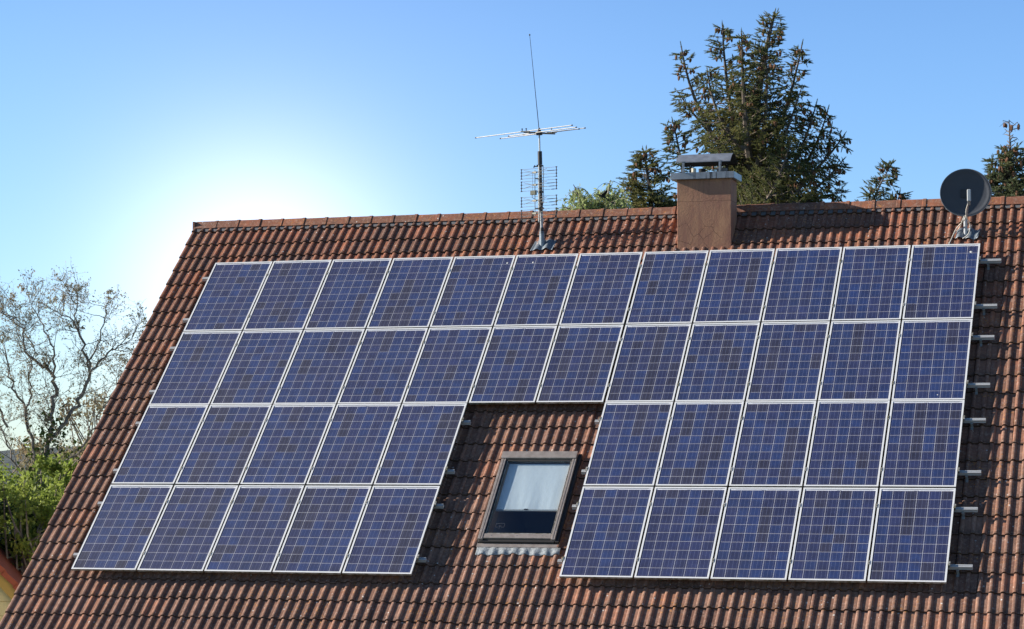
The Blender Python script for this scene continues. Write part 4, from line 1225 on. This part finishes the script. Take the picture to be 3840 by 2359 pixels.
shrub('light green shrub above the yellow house gable', (-7.575, 13.012, -0.053), 1.7, 0.9, 1.1, 5500, 4, M_bush, 0.10)
shrub('loose yellow green bush climbing round the trunk of the bare tree', (-12.906, 22.862, 0.860), 1.9, 1.0, 1.1, 2600, 9, M_bush, 0.09, 70)
shrub('tall brownish hedge bush behind the bare tree', (-11.820, 24.211, 1.215), 2.3, 1.2, 1.9, 5200, 6, M_bud, 0.10, 120)

# willow
rv = random.Random(17)
wi = thing('willow_tree', 'pale green willow with drooping twigs behind the ridge', 'tree', (-0.081, 29.821, 1.202))
wood, leaf = MB(), MB()
WT = [(-0.634, 29.204, 8.494), (-0.953, 29.132, 8.125), (0.411, 29.503, 8.733), (0.616, 29.575, 8.559), (-0.815, 29.164, 8.277), (-0.531, 29.238, 8.451), (-0.376, 29.290, 8.364), (-0.112, 29.356, 8.581), (0.165, 29.453, 8.342), (0.355, 29.499, 8.527), (0.275, 29.464, 8.711), (0.561, 29.571, 8.364), (0.714, 29.627, 8.201), (0.038, 29.424, 8.201), (-0.276, 29.333, 8.147), (-0.588, 29.240, 8.147), (0.432, 29.545, 8.147), (-0.394, 29.272, 8.559), (0.660, 29.620, 8.038), (-0.777, 29.190, 8.038), (0.139, 29.464, 8.038), (-0.117, 29.371, 8.310)]
WB = Vector((0.009, 29.519, 6.519))
wood.tube([(-0.081, 29.821, 1.202), WB], [0.2, 0.14], 7)
for tp in WT:
    tp = Vector(tp) + Vector((0, rv.uniform(-1, 1), 0))
    mid = WB.lerp(tp, 0.55) + Vector((rv.gauss(0, .2), 0, .5))
    path = path3(WB, tp, mid, 8); wood.tube(path, [0.06 * (1 - i / 9.5) for i in range(9)], 4, False)
    for k in range(24):
        i = rv.randint(3, 7); q = Vector(path[i]).lerp(Vector(path[i + 1]), rv.random())
        L = rv.uniform(.3, .9)
        dd = Vector((rv.gauss(0, .6), rv.gauss(0, .6), rv.uniform(-.1, .6))).normalized()
        pp = [q]
        for z in range(5):
            dd = (dd + Vector((rv.gauss(0, .1), 0, -.42))).normalized(); pp.append(pp[-1] + dd * L / 5)
        wood.tube(pp, [.008, .007, .006, .005, .004, .003], 3, False)
        for z in range(16):
            j = rv.randint(0, 4); leaf_quad(leaf, pp[j].lerp(pp[j + 1], rv.random()), rv, rv.uniform(.08, .15), .34, .8)
rel(wood.build('trunk', M_walbark, wi), wi); rel(leaf.build('crown', M_willow, wi), wi)

# ---------------------------------------------------------------- yellow neighbour
yb = Vector((-6.347, 10.292, -0.853)); yl = Vector((-6.703, 10.160, -0.444))
YR = R(26.5)
ux = Vector((math.cos(YR), math.sin(YR), 0))
wy = (yb - yl).dot(ux)
sl = (yl.z - yb.z) / wy
nh = thing('yellow_house', 'yellow clad gable of a neighbouring house with red verge tiles, bottom left', 'house', (yl.x, yl.y, GROUND), (0, 0, YR))
z0_ = yl.z - GROUND                      # height of the verge top at local x = 0
apx = -2.2; apz = z0_ + 2.2 * sl
ex = wy + 3.0; ez = z0_ - ex * sl
lx = 2 * apx - ex
DEEP = 6.0
step = 0.272
zz = (((-6.614, 10.215, -0.904)[2] - GROUND) % step) - step
ztop_w = apz - 0.45
while zz < ztop_w:
    z0, z1 = max(zz + 0.004, 0.0), min(zz + step - 0.004, ztop_w)
    if z1 > z0:
        m_ = MB()
        def xr(z_): return min(apx + (apz - 0.36 - z_) / sl, ex - .5)
        vs = [(2 * apx - xr(z0), .06, z0), (xr(z0), .06, z0), (xr(z1), .06, z1), (2 * apx - xr(z1), .06, z1)]
        vs += [(v[0], .08, v[2]) for v in vs]
        m_.add(vs, [(0, 1, 2, 3), (0, 4, 5, 1), (3, 2, 6, 7)])
        m_.build('wall_board', M_yellow, nh)
    zz += step
b = MB(); c_ = [(lx + .5, 0), (ex - .5, 0), (ex - .5, ez), (apx, apz - .34), (lx + .5, ez)]
b.add([(x, .081, z) for x, z in c_] + [(x, DEEP - .1, z) for x, z in c_], [(0, 1, 2, 3, 4), (9, 8, 7, 6, 5), (0, 4, 9, 5), (1, 6, 7, 2)])
b.build('wall', M_barge, nh)
nn = math.hypot(1, sl)
for sg in (1, -1):
    def V_(t, n_, y_):
        return (apx + sg * (t / nn + n_ * sl / nn), y_, apz - t * sl / nn + n_ / nn)
    Lr = (ex - apx) * nn
    b = MB(); b.box((0.0, -0.30, -0.10), (Lr, -0.075, 0.05), lambda x, y, z_: V_(x, y, z_)); b.build('barge_board', M_barge, nh)
    b = MB(); b.box((0.0, -0.075, -0.12), (Lr, -0.02, DEEP), lambda x, y, z_: V_(x, y, z_)); rr_ = b.build('roof', M_redt, nh)
    t = 0.0
    while t < Lr:
        b = MB(); b.box((t, -0.100, -0.16), (t + 0.36, 0.0, 0.25), lambda x, y, z_: V_(x, y - 0.03 * (1 - (x - t) / .36), z_)); b.build('verge_tile', M_redt, rr_)
        t += 0.34

# far white building glimpsed behind the shrubs
fb = thing('white_building', 'long white flat roofed building glimpsed behind the shrubs at the left', 'building', (-43.999, 77.526, -2.215))
q = Vector((-43.986, 77.485, -1.480))
b = MB(); b.box((q.x - 14, q.y, GROUND), (q.x + 5.0, q.y + 12, q.z + 0.9)); rel(b.build('wall', M_bluewall, fb), fb)
b = MB(); b.box((q.x - 14.2, q.y - 0.3, q.z - 0.4), (q.x + 5.2, q.y + 12.2, q.z + 1.3)); rel(b.build('roof', M_white, fb), fb)

# overhead wire
a_, c_ = Vector((-22.262, 36.789, 0.882)), Vector((-17.349, 38.259, 0.922))
b = MB(); dv = (c_ - a_)
pts = [a_ + dv * (-1 + 3 * i / 24) + Vector((0, 0, 1.2 * ((-1 + 3 * i / 24 - .5) ** 2) * .12)) for i in range(25)]
b.tube(pts, 0.012, 4)
tag(b.build('power_line', M_black), 'thin dark overhead wire crossing behind the bare tree', 'wire')
